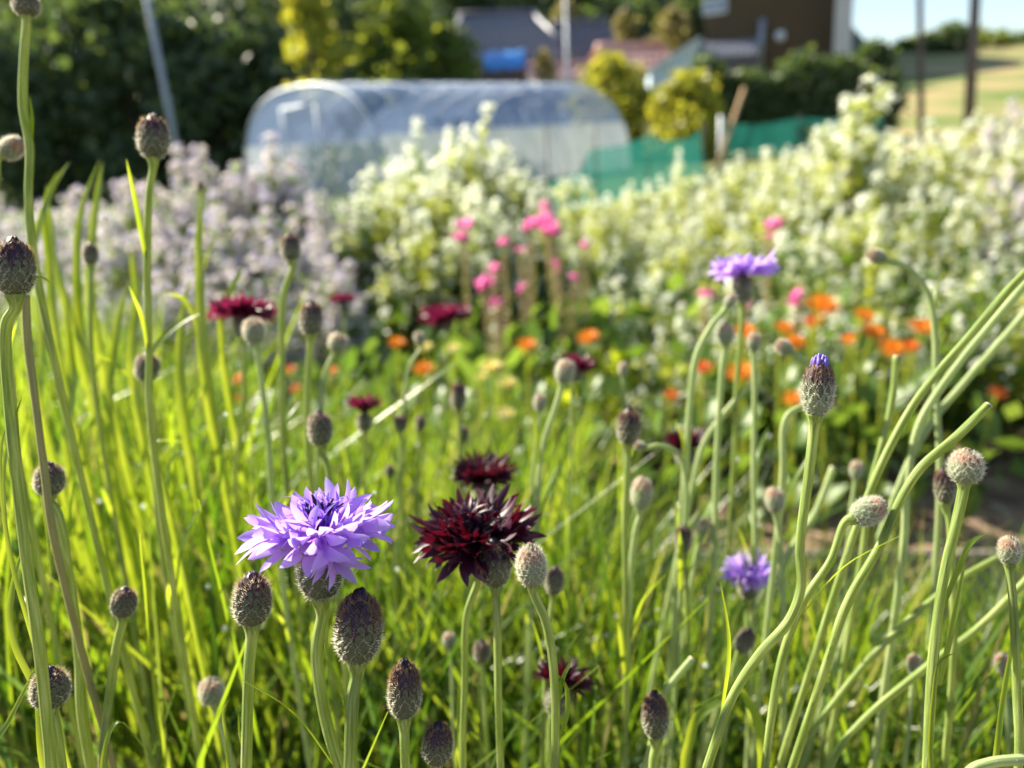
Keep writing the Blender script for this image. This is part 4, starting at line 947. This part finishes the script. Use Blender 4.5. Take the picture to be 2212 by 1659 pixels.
flower('blackish maroon cornflower beside a hooked pale stem', 'mar', 1482, 965, 110, .56, tilt=12, elev=26, seed=4, calyx=(40, 50), rings=(10, 8, 6), droop=.5, stemw=12)
flower('lavender cornflower held high in front of the white flowers', 'lav', 1604, 596, 146, .50, tilt=2, elev=18, seed=5, calyx=(38, 70), rings=(9, 7, 6), droop=.8, stemw=14, pts=[(1600, 720), (1590, 850), (1585, 1000)])
flower('small lavender cornflower half hidden low behind upright stems', 'lav', 1618, 1246, 116, .46, tilt=22, elev=20, seed=6, calyx=(40, 60), rings=(8, 6, 5), stemw=14)
flower('flat crimson maroon cornflower in front of the pinkish blossom mass', 'crim', 526, 684, 144, .54, tilt=2, elev=15, seed=7, calyx=(40, 56), rings=(11, 9, 7), droop=.6, stemw=13)
flower('half-open magenta maroon cornflower above the large lavender one', 'crim', 787, 894, 86, .54, tilt=0, elev=50, seed=8, calyx=(30, 44), rings=(8, 6, 4), droop=.4, stemw=11)
flower('crimson cornflower peeking out behind a grey-green bud', 'crim', 1250, 792, 76, .56, lean=18, tilt=8, elev=22, seed=9, calyx=(30, 40), rings=(9, 7, 5), stemw=11)
flower('blackish cornflower hidden behind the stem of the pale peach-tipped bud', 'mar', 1214, 1484, 130, .37, lean=20, tilt=-10, elev=34, seed=10, calyx=(50, 70), rings=(9, 7, 5), stemw=16)
flower('blackish half-closed cornflower just above the hidden one', 'mar', 1184, 1420, 44, .38, tilt=4, elev=62, seed=11, calyx=(36, 54), rings=(8, 6, 4), droop=.3, stemw=14)
flower('dusty crimson cornflower far back among the pink flower spikes', 'crim', 965, 690, 110, 1.05, tilt=10, elev=16, seed=12, calyx=(24, 30), rings=(10, 8, 6), stemw=8)
flower('round crimson cornflower far back in the shade of the pale bush', 'crim', 742, 655, 58, 1.05, tilt=10, elev=30, seed=13, calyx=(20, 28), rings=(9, 8, 6), stemw=8)

# ------------------------------------------------------------------ mass of narrow leaves in the cornflower bed
def envelope(px, dep):
    """highest picture row that leaf tips reach, by column and depth"""
    near = np.interp(dep, [.30, .36, .45, .6, .8, 1.1, 1.5], [1560, 1380, 1150, 960, 880, 830, 820])
    left = np.interp(dep, [.30, .36, .45, .6, .8, 1.1], [1480, 1180, 900, 700, 600, 620])
    right = np.interp(dep, [.30, .36, .45, .6, .8, 1.0, 1.4], [1540, 1380, 1220, 1170, 1200, 1240, 1240])
    a = np.clip((520 - px) / 260, 0, 1); b = np.clip((px - 1150) / 260, 0, 1)
    return near * (1 - a - b) + left * a + right * b
def blades(N, rng, yr, xr, wr, lean_bias=0.0, hs=(.55, 1.02), K=7):
    X = rng.uniform(*xr, N); Y = rng.uniform(yr[0] ** .8, yr[1] ** .8, N) ** (1 / .8)
    rt = CAM_ROT.transposed(); Ht = np.zeros(N); keep = np.zeros(N, bool)
    for i in range(N):
        dep = Y[i] * math.cos(R(PITCH)) + .10
        px = 1106 + X[i] / dep * FPX
        if not -500 < px < 2750: continue
        if px > 1250 and dep > .85 and rng.random() < .85: continue
        ev = float(envelope(px, dep)); t = at(px, ev + abs(rng.normal()) * 120 * min(1, .5 / dep), dep)
        if t.z < .08: continue
        Ht[i] = t.z * rng.uniform(*hs) if rng.random() < .8 else t.z * 1.03; keep[i] = True
    X, Y, Ht = X[keep], Y[keep], Ht[keep]; n = len(X)
    az = rng.uniform(0, 2 * np.pi, n); bend = np.abs(rng.normal(0, .26, n)) + .04
    flop = rng.random(n) < .16; bend[flop] += rng.uniform(.3, .8, flop.sum())
    t = np.linspace(0, 1, K)[None, :]
    hor = bend[:, None] * Ht[:, None] * (t ** 2.2)
    cx = X[:, None] + np.cos(az)[:, None] * hor + lean_bias * Ht[:, None] * t + .008 * np.sin(t * 7 + az[:, None]) + rng.normal(0, .09, n)[:, None] * Ht[:, None] * t
    cy_ = Y[:, None] + np.sin(az)[:, None] * hor * .7
    cz = Ht[:, None] * (t - .35 * np.clip(bend[:, None] - .25, 0, 1) * t ** 3)
    wd = rng.uniform(*wr, n)[:, None] * .5 * np.sin(np.pi * (t * .84 + .16)) ** .65
    wd[:, -1] = .0003
    fa = rng.uniform(0, np.pi, n)[:, None] + rng.normal(0, .5, n)[:, None] * t
    sx_, sy_ = np.cos(fa) * wd, np.sin(fa) * wd
    fx, fy = -np.sin(fa) * wd * .4, np.cos(fa) * wd * .4
    A = np.stack([cx - sx_ + fx, cy_ - sy_ + fy, cz], -1); B = np.stack([cx, cy_, cz], -1); C = np.stack([cx + sx_ + fx, cy_ + sy_ + fy, cz], -1)
    V = np.stack([A, B, C], 2).reshape(n, K * 3, 3)
    base = np.arange(n)[:, None, None] * K * 3
    q1 = np.array([[r * 3 + c, r * 3 + c + 1, r * 3 + c + 4, r * 3 + c + 3] for r in range(K - 1) for c in range(2)])
    F = (base + q1[None]).reshape(-1, 4)
    return V.reshape(-1, 3), F
rg = np.random.default_rng(21)
V1, F1 = blades(6200, rg, (.42, 1.9), (-1.9, .25), (.0035, .0095), .02)
V2, F2 = blades(4300, rg, (.36, 1.0), (.0, 1.5), (.003, .0075), .06)
V3, F3 = blades(1900, rg, (.33, .75), (-.7, .6), (.003, .0065), .02)
V4, F4 = blades(7500, rg, (.36, 2.0), (-1.9, .35), (.005, .009), .02, hs=(.25, .6), K=5)
Vs = [V1, V2, V3]; o_ = 0; Fa = []
for a_, b_ in ((V1, F1), (V2, F2), (V3, F3), (V4, F4)):
    Fa.append(b_ + o_); o_ += len(a_)
g_ = link('narrow_leaves', np_mesh('narrow_leaves', np.concatenate([V1, V2, V3, V4]), np.concatenate(Fa), M['blade']))
tag(g_, 'dense mass of long narrow bright green leaves around the cornflower stems', 'leaves', kind='stuff')
# a few single broad leaves that stand out
def big_leaf(label, pts, dep, wpx, mat='stemleaf', side=None, group=None):
    W = [at(p_[0], p_[1], p_[2] if len(p_) > 2 else dep) for p_ in pts]; g = Vector((W[0].x, W[0].y, 0)); W = [g, g.lerp(W[0], .6)] + W
    root = empty('leaf_blade', g, label, 'leaf', group); mb = MB()
    P = crom(W, 6); n = len(P); leaf_strip(mb, P, wpx / FPX * dep, side or (CAM_R * .9 + CAM_B * .4).normalized()); mb.build('blade', M[mat], root, origin=g)
big_leaf('broad yellow-green backlit leaf bending beside the globe-shaped bud', [(100, 1660), (85, 1500), (40, 1400), (25, 1330), (35, 1240), (52, 1180)], .262, 30)
big_leaf('narrow leaf crossing in front of the globe-shaped bud', [(-20, 1640), (20, 1560), (60, 1480), (92, 1415)], .26, 16)
big_leaf('slim leaf rising left of the pale nodding bud', [(500, 1700), (492, 1600), (484, 1540), (494, 1510)], .27, 13)
big_leaf('slim leaf standing between the two lowest left buds', [(220, 1700), (255, 1560), (330, 1640)], .30, 14)
big_leaf('twisted leaf at the left edge below the big blackish bud', [(60, 1330), (30, 1220), (10, 1100), (5, 960), (30, 880)], .25, 18)
big_leaf('thin upright leaf beside the small pale brown bud', [(2150, 1640), (2168, 1500), (2185, 1400), (2200, 1330)], .27, 12)
big_leaf('thin leaf splitting from the long straight right stem', [(2010, 1700), (2010, 1600), (2015, 1520), (2030, 1430), (2062, 1410)], .26, 10)
TALL = 'tall blurred leaf rising over the pinkish blossom mass'
for i, pts in enumerate([[(130, 760), (110, 560), (100, 440), (125, 370)], [(190, 800), (170, 560), (180, 450), (215, 345)], [(200, 640), (205, 500), (215, 410), (222, 350)], [(60, 700), (80, 520), (120, 400), (150, 350)],
                         [(160, 700), (120, 560), (112, 480), (100, 400)], [(290, 800), (300, 640), (290, 570), (285, 540)], [(445, 800), (435, 600), (432, 500), (440, 400)], [(240, 900), (250, 760), (262, 680), (280, 600)], [(90, 900), (96, 760), (88, 640), (100, 560)], [(150, 980), (160, 820), (150, 700), (140, 620)], [(400, 900), (392, 760), (398, 680), (410, 600)]]):
    big_leaf(TALL, pts, .50 + .03 * (i % 3), 30, 'stemleaf', group='tall leaves at the left')
ARC = 'blurred leaf arching sideways among the upright cornflower leaves'
for i, (pts, dp) in enumerate([([(440, 800), (425, 690), (390, 640), (320, 635)], .48), ([(320, 800), (345, 740), (390, 700), (430, 678)], .45), ([(345, 1010), (330, 960), (360, 952), (395, 955)], .38), ([(300, 900), (290, 820), (240, 780), (200, 760)], .45),
                               ([(1640, 1560), (1620, 1520), (1600, 1490), (1575, 1480)], .36), ([(1500, 1560), (1560, 1510), (1600, 1460), (1660, 1400)], .36), ([(480, 700), (505, 620), (520, 590), (530, 580)], .55)]):
    big_leaf(ARC, pts, dp, 20, 'stemleaf', group='arching cornflower leaves')

# dew on the leaves
rng = np.random.default_rng(77)
nV = len(V1) // 21; idx = rng.integers(0, nV, 7000)
md_, nn_, oo_ = new_mat('water_drop'); pp = nn_.nodes.new('ShaderNodeBsdfPrincipled'); pp.inputs['Base Color'].default_value = (.8, .85, .8, 1); pp.inputs['Roughness'].default_value = .06; pp.inputs['Transmission Weight'].default_value = .6; pp.inputs['IOR'].default_value = 1.33
pp.inputs['Specular IOR Level'].default_value = 1.0
tl_ = nn_.nodes.new('ShaderNodeBsdfTranslucent'); tl_.inputs['Color'].default_value = (.92, .95, .9, 1)      # translucent white stands in for sunlight the drop would focus
mx_ = nn_.nodes.new('ShaderNodeMixShader'); mx_.inputs[0].default_value = .6
nn_.links.new(pp.outputs[0], mx_.inputs[1]); nn_.links.new(tl_.outputs[0], mx_.inputs[2]); nn_.links.new(mx_.outputs[0], oo_.inputs[0])
ic = [(0, 0, 1), (.89, 0, .45), (.28, .85, .45), (-.72, .53, .45), (-.72, -.53, .45), (.28, -.85, .45), (.72, .53, -.45), (-.28, .85, -.45), (-.89, 0, -.45), (-.28, -.85, -.45), (.72, -.53, -.45), (0, 0, -1)]
icf = [(0, 1, 2), (0, 2, 3), (0, 3, 4), (0, 4, 5), (0, 5, 1), (1, 6, 2), (2, 7, 3), (3, 8, 4), (4, 9, 5), (5, 10, 1), (6, 7, 2), (7, 8, 3), (8, 9, 4), (9, 10, 5), (10, 6, 1), (11, 7, 6), (11, 8, 7), (11, 9, 8), (11, 10, 9), (11, 6, 10)]
ctr = V1.reshape(-1, 7, 3, 3)[idx, rng.integers(3, 7, len(idx)), rng.integers(0, 3, len(idx))]
rr_ = rng.uniform(.0006, .0019, len(idx))
Vd = (ctr[:, None, :] + np.array(ic)[None] * rr_[:, None, None]).reshape(-1, 3); Fd = (np.arange(len(idx))[:, None, None] * 12 + np.array(icf)[None]).reshape(-1, 3)
tag(link('dew_drops', np_mesh('dew_drops', Vd, Fd, md_)), 'tiny glinting water drops scattered over the narrow green leaves', 'dew', kind='stuff')

# ------------------------------------------------------------------ low lime leaves, marigolds, yellow flowers
def broad_leaf_mesh(name, mat, seed):
    rng = np.random.default_rng(seed); mb = MB(); P = []
    for i in range(6):
        t = i / 5; wd = [.04, .24, .34, .32, .20, .01][i]; z = .25 * math.sin(t * 2.2) + .02 * rng.normal()
        P.append([(t, -wd, z + .10 * (wd > .1) + .03 * rng.normal()), (t, -wd * .5, z + .03), (t, 0, z), (t, wd * .5, z + .03), (t, wd, z + .10 * (wd > .1) + .03 * rng.normal())])
    mb.grid(P); return mb.mesh(name, [mat])
LIME = [broad_leaf_mesh('leaf', M['lime'], s) for s in range(3)]; GREEN = [broad_leaf_mesh('leaf', M['gleaf'], s + 4) for s in range(3)]
def rosette(name, label, base, n, ln, hgt, meshes, rng, group):
    root = empty(name, base, label, 'plant', group)
    mb = MB(); mb.tube([(0, 0, -.01), (.005, 0, hgt * .55), (0, .004, hgt)], [.006, .004, .002], 6); mb.build('stem', M['wleaf'], root)
    for i in range(n):
        a = i * 2.4 + rng.uniform(-.3, .3); z = hgt * (.12 + .85 * i / n)
        m = Matrix.Translation((0, 0, z)) @ Matrix.Rotation(a, 4, 'Z') @ Matrix.Rotation(-R(rng.uniform(5, 55)), 4, 'Y') @ Matrix.Rotation(rng.uniform(-.4, .4), 4, 'X') @ Matrix.Scale(ln * rng.uniform(.7, 1.15), 4)
        link('leaf', meshes[rng.integers(len(meshes))], root, m)
rng = np.random.default_rng(12)
for i in range(26):
    x = rng.uniform(1130, 1960); y = rng.uniform(925, 1005); b = on_plane(x, y, .0)
    rosette('leafy_plant', 'low lime green leafy plant in the bed beyond the board', (b.x, b.y, 0), 16, .075, rng.uniform(.16, .27), LIME, rng, 'lime green leafy plants')
for i in range(16):
    x = rng.uniform(600, 1250); y = rng.uniform(800, 900); b = on_plane(x, y, .0)
    rosette('leafy_plant', 'dark green leafy plant below the pink flower spikes', (b.x, b.y, 0), 16, .09, rng.uniform(.2, .3), GREEN, rng, 'dark green leafy plants')

def daisy_meshes(mat, n, seed):
    rng = np.random.default_rng(seed); mb = MB()
    for ring, (m_, r1, el) in enumerate(((n, 1.0, 8), (n, .82, 24), (n - 4, .6, 42))):
        for i in range(m_):
            a = 2 * math.pi * (i + ring * .5) / m_ + rng.uniform(-.05, .05); e = R(el + rng.uniform(-8, 8)); L = r1 * rng.uniform(.9, 1.05)
            d = Vector((math.cos(a) * math.cos(e), math.sin(a) * math.cos(e), math.sin(e))); s = Vector((-math.sin(a), math.cos(a), 0))
            mb.grid([[d * (L * t) + s * (w_ * sg) + Vector((0, 0, .05 * math.sin(t * 3))) for sg in (-1, 1)] for t, w_ in ((.12, .03), (.5, .085), (.85, .085), (1, .04))])
    return mb.mesh('petals', [mat])
DA = {k_: [daisy_meshes(M[k_], 15, s) for s in range(2)] for k_ in ('orange', 'redorange', 'yellow')}
mb = MB(); mb.lathe([(.05, -.12), (.16, -.10), (.26, 0), (.2, .1), (.06, .14)], 12); DISC = mb.mesh('disc', [M['disc']])
mb = MB(); mb.lathe([(.06, -.30), (.2, -.2), (.27, -.06), (.2, .0)], 10); CUP = mb.mesh('cup', [M['gleaf']])
def daisy(name, label, cat, key, cx, cy, wpx, dep, group, rng, tilt=None):
    o = at(cx, cy, dep); g = Vector((o.x + rng.uniform(-.03, .03), o.y + rng.uniform(-.02, .04), 0)); r = wpx / FPX * dep / 2
    root = empty(name, g, label, cat, group); axm = axis_frame(rng.uniform(-14, 10), (rng.uniform(8, 40) if tilt is None else tilt), rng.uniform(0, 6))
    P = crom([o - axm.col[2] * r * .25, o - axm.col[2] * r * 1.2 + Vector((0, 0, -.02)), g.lerp(o, .4), g], 6)
    mb = MB(); mb.tube(P, np.linspace(.0022, .0035, len(P)), 6); mb.build('stem', M['wleaf'], root, origin=g)
    m = Matrix.Translation(o - g) @ axm.to_4x4() @ Matrix.Scale(r, 4)
    link('petals', DA[key][rng.integers(2)], root, m, kind='stuff'); link('disc', DISC, root, m); link('cup', CUP, root, m)
    for i in range(4):
        t = .15 + .18 * i; p = g.lerp(o, t) - g
        link('leaf', GREEN[i % 3], root, Matrix.Translation(p) @ Matrix.Rotation(i * 2.2 + rng.uniform(0, 1), 4, 'Z') @ Matrix.Rotation(-R(35), 4, 'Y') @ Matrix.Scale(.07, 4))
rng = np.random.default_rng(31)
OL = 'orange marigold in the cluster before the white flowers'
for (x, y, w_, dp, key) in [(1775, 664, 62, 1.42, 'orange'), (1867, 685, 42, 1.5, 'orange'), (1885, 720, 48, 1.4, 'orange'), (1990, 710, 48, 1.45, 'orange'), (1925, 756, 52, 1.36, 'orange'), (1966, 750, 34, 1.4, 'redorange'),
                            (1610, 718, 42, 1.45, 'orange'), (1692, 710, 36, 1.5, 'orange'), (1715, 740, 42, 1.45, 'orange'), (1755, 697, 36, 1.5, 'redorange'), (1518, 796, 38, 1.4, 'redorange'), (1602, 806, 50, 1.35, 'orange'),
                            (1833, 734, 28, 1.55, 'orange'), (1450, 854, 28, 1.4, 'redorange'), (1714, 862, 36, 1.35, 'orange'), (2155, 850, 34, 1.4, 'redorange'), (1975, 868, 20, 1.5, 'redorange')]:
    daisy('marigold', OL, 'marigold', key, x, y, w_ * 1.4, dp, 'marigolds before the white flowers', rng, tilt=40)
OM = 'orange marigold around the foot of the pink flower spikes'
for (x, y, w_, dp, key) in [(1272, 730, 40, 1.5, 'orange'), (1138, 747, 40, 1.45, 'orange'), (858, 742, 34, 1.45, 'orange'), (915, 798, 40, 1.35, 'orange')]:
    daisy('marigold', OM, 'marigold', key, x, y, w_ * 1.35, dp, 'marigolds below the pink spikes', rng, tilt=40)
ON = 'small orange marigold glimpsed between the tall narrow leaves'
for (x, y, w_, dp, key) in [(514, 820, 32, 1.4, 'orange'), (716, 802, 26, 1.5, 'orange'), (640, 840, 24, 1.5, 'redorange'), (628, 798, 22, 1.5, 'redorange'), (160, 910, 24, 1.0, 'redorange'), (520, 860, 20, 1.3, 'redorange')]:
    daisy('marigold', ON, 'marigold', key, x, y, w_ * 1.35, dp, 'marigolds between the leaves', rng, tilt=40)
for (x, y, w_, dp) in [(1062, 795, 44, 1.35), (1096, 830, 40, 1.32), (978, 754, 30, 1.45), (918, 752, 30, 1.45), (1090, 896, 42, 1.25), (1040, 815, 24, 1.4)]:
    daisy('yellow_flower', 'pale yellow round flower low in front of the pink spikes', 'flower', 'yellow', x, y, w_ * 1.3, dp, 'pale yellow flowers', rng, tilt=30)

# ------------------------------------------------------------------ pink flower spikes
def pink_spike(label, cx, cy, wpx, dep, group, rng, blooms=1):
    o = at(cx, cy, dep); g = Vector((o.x + rng.uniform(-.04, .04), o.y + rng.uniform(-.03, .03), 0)); root = empty('pink_flower_spike', g, label, 'flower', group)
    P = crom([o, g.lerp(o, .6) + Vector((rng.uniform(-.01, .01), 0, 0)), g], 8); mb = MB(); mb.tube(P, np.linspace(.0018, .004, len(P)), 6); mb.build('stem', M['wleaf'], root, origin=g)
    r = wpx / FPX * dep / 2; mb = MB()
    for b in range(blooms + 3):
        c = o if b == 0 else o + Vector((rng.uniform(-.8, .8) * r, rng.uniform(-.8, .8) * r, rng.uniform(-1.2, .4) * r))
        rb = r * (.95 if b == 0 else .6)
        for i in range(9):
            d = Vector(rng.normal(size=3)); d.z = abs(d.z) * .7; d.normalize(); s = d.orthogonal().normalized()
            mb.grid([[c + d * (rb * t) + s * (w_ * rb * sg) for sg in (-1, 0, 1)] for t, w_ in ((.1, .1), (.55, .38), (.9, .42), (1.05, .2))])
    mb.build('bloom', M['pink'], root, origin=g)
    C = []; mbp = MB()
    for i in range(64):
        t = .12 + .80 * i / 64; p = g.lerp(o, .25 + .72 * i / 64); a = i * 2.4; L = .017 * rng.uniform(.7, 1.2)
        d = Vector((math.cos(a), math.sin(a), .8)).normalized(); mbp.tube([p, p + d * L * .5, p + d * L], [.0012, .0052, .0012], 5, mi=0)
    mbp.build('seed_pods', M['pod'], root, origin=g, kind='stuff')
    for i in range(6): link('leaf', GREEN[i % 3], root, Matrix.Translation((o - g) * (.08 + .09 * i)) @ Matrix.Rotation(i * 2.4, 4, 'Z') @ Matrix.Rotation(-R(40), 4, 'Y') @ Matrix.Scale(.075, 4))
PL = 'pink-topped flower spike with dry pods in front of the rounded pale bush'
for (x, y, w_, dp, nb) in [(1005, 490, 46, 2.1, 1), (1087, 526, 32, 2.0, 0), (1068, 582, 30, 1.95, 0), (1044, 614, 40, 1.9, 1), (1072, 656, 30, 1.85, 0), (1150, 490, 42, 2.15, 1), (1180, 478, 46, 2.2, 2), (1195, 500, 40, 2.1, 1), (1176, 445, 26, 2.3, 0), (1128, 620, 24, 1.9, 0), (1262, 530, 24, 2.1, 0), (1200, 570, 22, 2.0, 0), (1240, 600, 20, 2.0, 0), (1125, 540, 22, 2.1, 0)]:
    pink_spike(PL, x, y, w_, dp, 'pink spikes before the rounded bush', rng, nb)
for (x, y, w_, dp, nb) in [(1666, 490, 42, 1.9, 1), (1525, 638, 38, 1.7, 0), (1725, 644, 42, 1.62, 1), (1608, 660, 26, 1.7, 0)]:
    pink_spike('single pink-topped flower spike among the white flowers', x, y, w_, dp, 'pink spikes among the white flowers', rng, nb)

# ------------------------------------------------------------------ white-flowered plants and blue-flowered plants
def spike_meshes(seed, nleaf, nflow, fr, white, leafm, span=.42):
    """a flowering stalk one unit tall: stalk with leaves, and its blossoms"""
    rng = np.random.default_rng(seed); mb = MB()
    bx_, by_ = rng.normal(0, .05, 2)
    def c(t): return np.array([bx_ * t * t, by_ * t * t, t])
    mb.tube([tuple(c(t)) for t in np.linspace(0, 1, 6)], np.linspace(.007, .003, 6), 5, mi=0)
    br = []
    for b in range(5):
        t0 = rng.uniform(.4, .86); a = b * 1.26 + rng.uniform(-.3, .3); e = rng.uniform(.5, 1.0); L = (1.02 - t0) * rng.uniform(.45, .8)
        d = np.array([math.cos(a) * math.cos(e), math.sin(a) * math.cos(e), math.sin(e)]); p0 = c(t0); br.append((p0, d, L))
        mb.tube([tuple(p0), tuple(p0 + d * L)], [.004, .002], 4, mi=0)
    def spot(lo):
        """a point on the main stalk or on a side branch: position, share of the way to the tip"""
        if rng.random() < .5:
            t = 1 - lo * rng.random() ** 1.6; return c(t), 1 - (1 - t) / lo
        p0, d, L = br[rng.integers(5)]; t = 1 - .6 * rng.random() ** 1.6; return p0 + d * (L * t), (t - .4) / .6
    for i in range(nleaf):
        a = rng.uniform(0, 6.28); e = rng.uniform(.1, 1.0)
        if rng.random() < .6: t = .12 + .78 * rng.random() ** .8; p = c(t); L = (.05 + .13 * (1 - t)) * rng.uniform(.7, 1.3)
        else: p0, dd_, LL = br[rng.integers(5)]; p = p0 + dd_ * LL * rng.random(); L = .055 * rng.uniform(.7, 1.4)
        d = np.array([math.cos(a) * math.cos(e), math.sin(a) * math.cos(e), math.sin(e)]); s = np.array([-math.sin(a), math.cos(a), 0]) * L * .22; q_ = p + d * L; mid = p + d * L * .5 + np.array([0, 0, .012])
        mb.add([p, mid + s, q_, mid - s], [(0, 1, 2, 3)], 1)
    fl = MB()
    for i in range(nflow):
        p, k_ = spot(span); a = rng.uniform(0, 6.28); rad = .012 + .035 * (1 - k_) * rng.random() + .014 * rng.random()
        p = p + np.array([math.cos(a) * rad, math.sin(a) * rad, .02 * rng.random()]); n_ = np.array([math.cos(a), math.sin(a), .9 + rng.random()]); n_ /= np.linalg.norm(n_)
        u = np.cross(n_, [0.3, .2, .9]); u /= np.linalg.norm(u); v = np.cross(n_, u); sz = fr * rng.uniform(.7, 1.25)
        for j in range(4):
            b = j * math.pi / 2 + a; e1 = u * math.cos(b) + v * math.sin(b); e2 = -u * math.sin(b) + v * math.cos(b)
            fl.add([p, p + e1 * sz * .6 + e2 * sz * .42 + n_ * sz * .25, p + e1 * sz + n_ * sz * .3, p + e1 * sz * .6 - e2 * sz * .42 + n_ * sz * .25], [(0, 1, 2, 3)], 0)
    return mb.mesh('flower_stalk', [M['wleaf'], leafm], False), fl.mesh('blossoms', [white], False)
WS = [spike_meshes(s, 84, (100, 80, 60, 40, 90, 26)[s], .0185, M['white'], M['wleaf'], (.42, .34, .24, .18, .40, .14)[s]) for s in range(6)]
WF = [spike_meshes(s + 300, 90, (60, 40, 30, 10, 46)[s], .019, M['white'], M['wleaf'] if s % 2 else M['gleaf'], (.2, .13, .10, .2, .3)[s]) for s in range(5)]
def bush(name, label, base, H, spread, n, kinds, rng, group, cat='plant', both=None):
    root = empty(name, base, label, cat, group)
    for i in range(n):
        a = i * 2.4 + rng.uniform(-.3, .3); rr = math.sqrt((i + .3) / n); h = H * (1 - .42 * rr ** 1.6) * rng.uniform(.86, 1.06)
        p = Vector((math.cos(a) * rr * spread * .35, math.sin(a) * rr * spread * .35, -.01)); tl = math.atan2(rr * spread * .65, h)
        st, fl = kinds[rng.integers(len(kinds))]; sx = h * rng.uniform(.9, 1.3) if H < 0.5 else rng.uniform(.75, 1.1) * h
        m = Matrix.Translation(p) @ Matrix.Rotation(a, 4, 'Z') @ Matrix.Rotation(tl, 4, 'Y') @ Matrix.Rotation(rng.uniform(0, 6), 4, 'Z') @ Matrix.Diagonal((sx, sx, h / math.cos(tl), 1))
        o = link('flower_stalk', st, root, m); link('blossoms', fl, o, None, 'stuff')
    return root
def bush_px(name, label, x, ytop, dep, wpx, n, kinds, rng, group, cat='plant'):
    t = at(x, ytop, dep); return bush(name, label, Vector((t.x, t.y, 0)), max(.25, t.z), wpx / FPX * dep / 2, n, kinds, rng, group, cat)
rng = np.random.default_rng(5)
CW2 = 'greener sparsely flowered plant at the foot of the rounded white clump'
CW = 'pale green stalky plant in the rounded white-flowered clump before the tunnel'
for (x, y, dp, wd) in [(975, 238, 3.1, 230), (880, 268, 3.0, 200), (1060, 285, 3.0, 200), (830, 335, 2.8, 170), (1120, 345, 2.9, 180), (960, 320, 2.7, 240), (1040, 400, 2.5, 220), (890, 420, 2.5, 200), (1150, 420, 2.7, 140), (760, 400, 2.7, 130)]:
    bush_px('white_flowered_plant', CW if y < 390 else CW2, x, y, dp, wd, 22, WS + WF[:2] if y < 390 else WF, rng, 'white clump before the tunnel' if y < 390 else 'green foot of the white clump')
tops = lambda x: np.interp(x, [1250, 1400, 1550, 1700, 1790, 2000, 2100, 2212, 2400], [370, 335, 318, 275, 250, 235, 225, 200, 190])
RWS = ['white-flowered stalky plant in the back row of the broad bank', 'white-flowered stalky plant in the second row from the back of the bank', 'white-flowered stalky plant in the middle row of the broad bank', 'white-flowered stalky plant in the second row behind the marigolds', 'white-flowered stalky plant in the row directly behind the marigolds']
for RW, (dp, off, x0) in zip(RWS, ((3.9, 0, 1250), (3.2, 55, 1300), (2.6, 130, 1290), (2.15, 235, 1400), (1.8, 330, 1500))):
    x = x0
    while x < 2330:
        bush_px('white_flowered_plant', RW, x + rng.uniform(-25, 25), float(tops(x)) + off + rng.uniform(-18, 18), dp, 250 * (2.6 / dp) ** .6, 15 if dp > 2.5 else 13, WS if dp > 3 else WS + WF if dp > 2.5 else WF, rng, RW.split(' in ')[1])
        x += 135 * (2.9 / dp) ** .7
bush_px('white_flowered_plant', 'tallest white-flowered plant rising from the bank before the brown house', 1852, 148, 3.1, 130, 14, WS, rng, None)
BLM = [spike_meshes(40 + s, 50, 110, .0185, M['sepal'], M['gleaf']) for s in range(4)]
BL = 'pinkish blue-flowered plant in the mass left of the white clump'
for (x, y, dp, wd) in [(-90, 370, 3.0, 230), (40, 372, 2.9, 220), (150, 385, 2.9, 210), (260, 362, 2.9, 220), (360, 340, 2.9, 200), (450, 290, 3.0, 190), (540, 276, 3.0, 170), (600, 296, 3.0, 160), (655, 345, 2.9, 160), (700, 410, 2.7, 150),
                       (-40, 440, 2.4, 240), (90, 450, 2.4, 240), (220, 440, 2.4, 240), (340, 430, 2.4, 240), (460, 400, 2.4, 230), (570, 400, 2.4, 220), (650, 460, 2.3, 180), (30, 540, 2.0, 240), (200, 540, 2.0, 260), (380, 540, 2.0, 260), (540, 530, 2.0, 240), (700, 520, 2.1, 160)]:
    rw = 'back' if dp > 2.6 else 'middle' if dp > 2.2 else 'front'
    bush_px('blue_flowered_plant', BL.replace('in the mass', 'in the %s row of the mass' % rw), x, y, dp, wd, 15, BLM, rng, 'blue-flowered mass, %s row' % rw)
for (x, y, dp, wd) in [(2180, 175, 3.6, 80)]:
    bush_px('blue_flowered_plant', 'mauve-flowered plant topping the white bank before the thick pole', x, y, dp, wd, 9, BLM, rng, None)
bush_px('blue_flowered_plant', 'mauve-flowered plant standing within the white bank at its right end', 2190, 330, 2.5, 90, 8, BLM, rng, None)
# green undergrowth below the flowering plants
rng = np.random.default_rng(91)
C = []
for _ in range(9000):
    x = rng.uniform(-350, 2500); dp = rng.uniform(1.5, 4.4); p = at(x, 500, dp); g = Vector((p.x, p.y, 0))
    if dp < 2.0 and 1100 < x < 2300 and rng.random() < .6: continue
    C.append((g.x, g.y, rng.uniform(.0, .34)))
V, F = leaf_cloud(np.array(C), None, rng, .07); tag(link('undergrowth', np_mesh('undergrowth', V, F, M['gleaf'], smooth=False)), 'low green undergrowth beneath the white and blue flowering plants', 'undergrowth', kind='stuff')
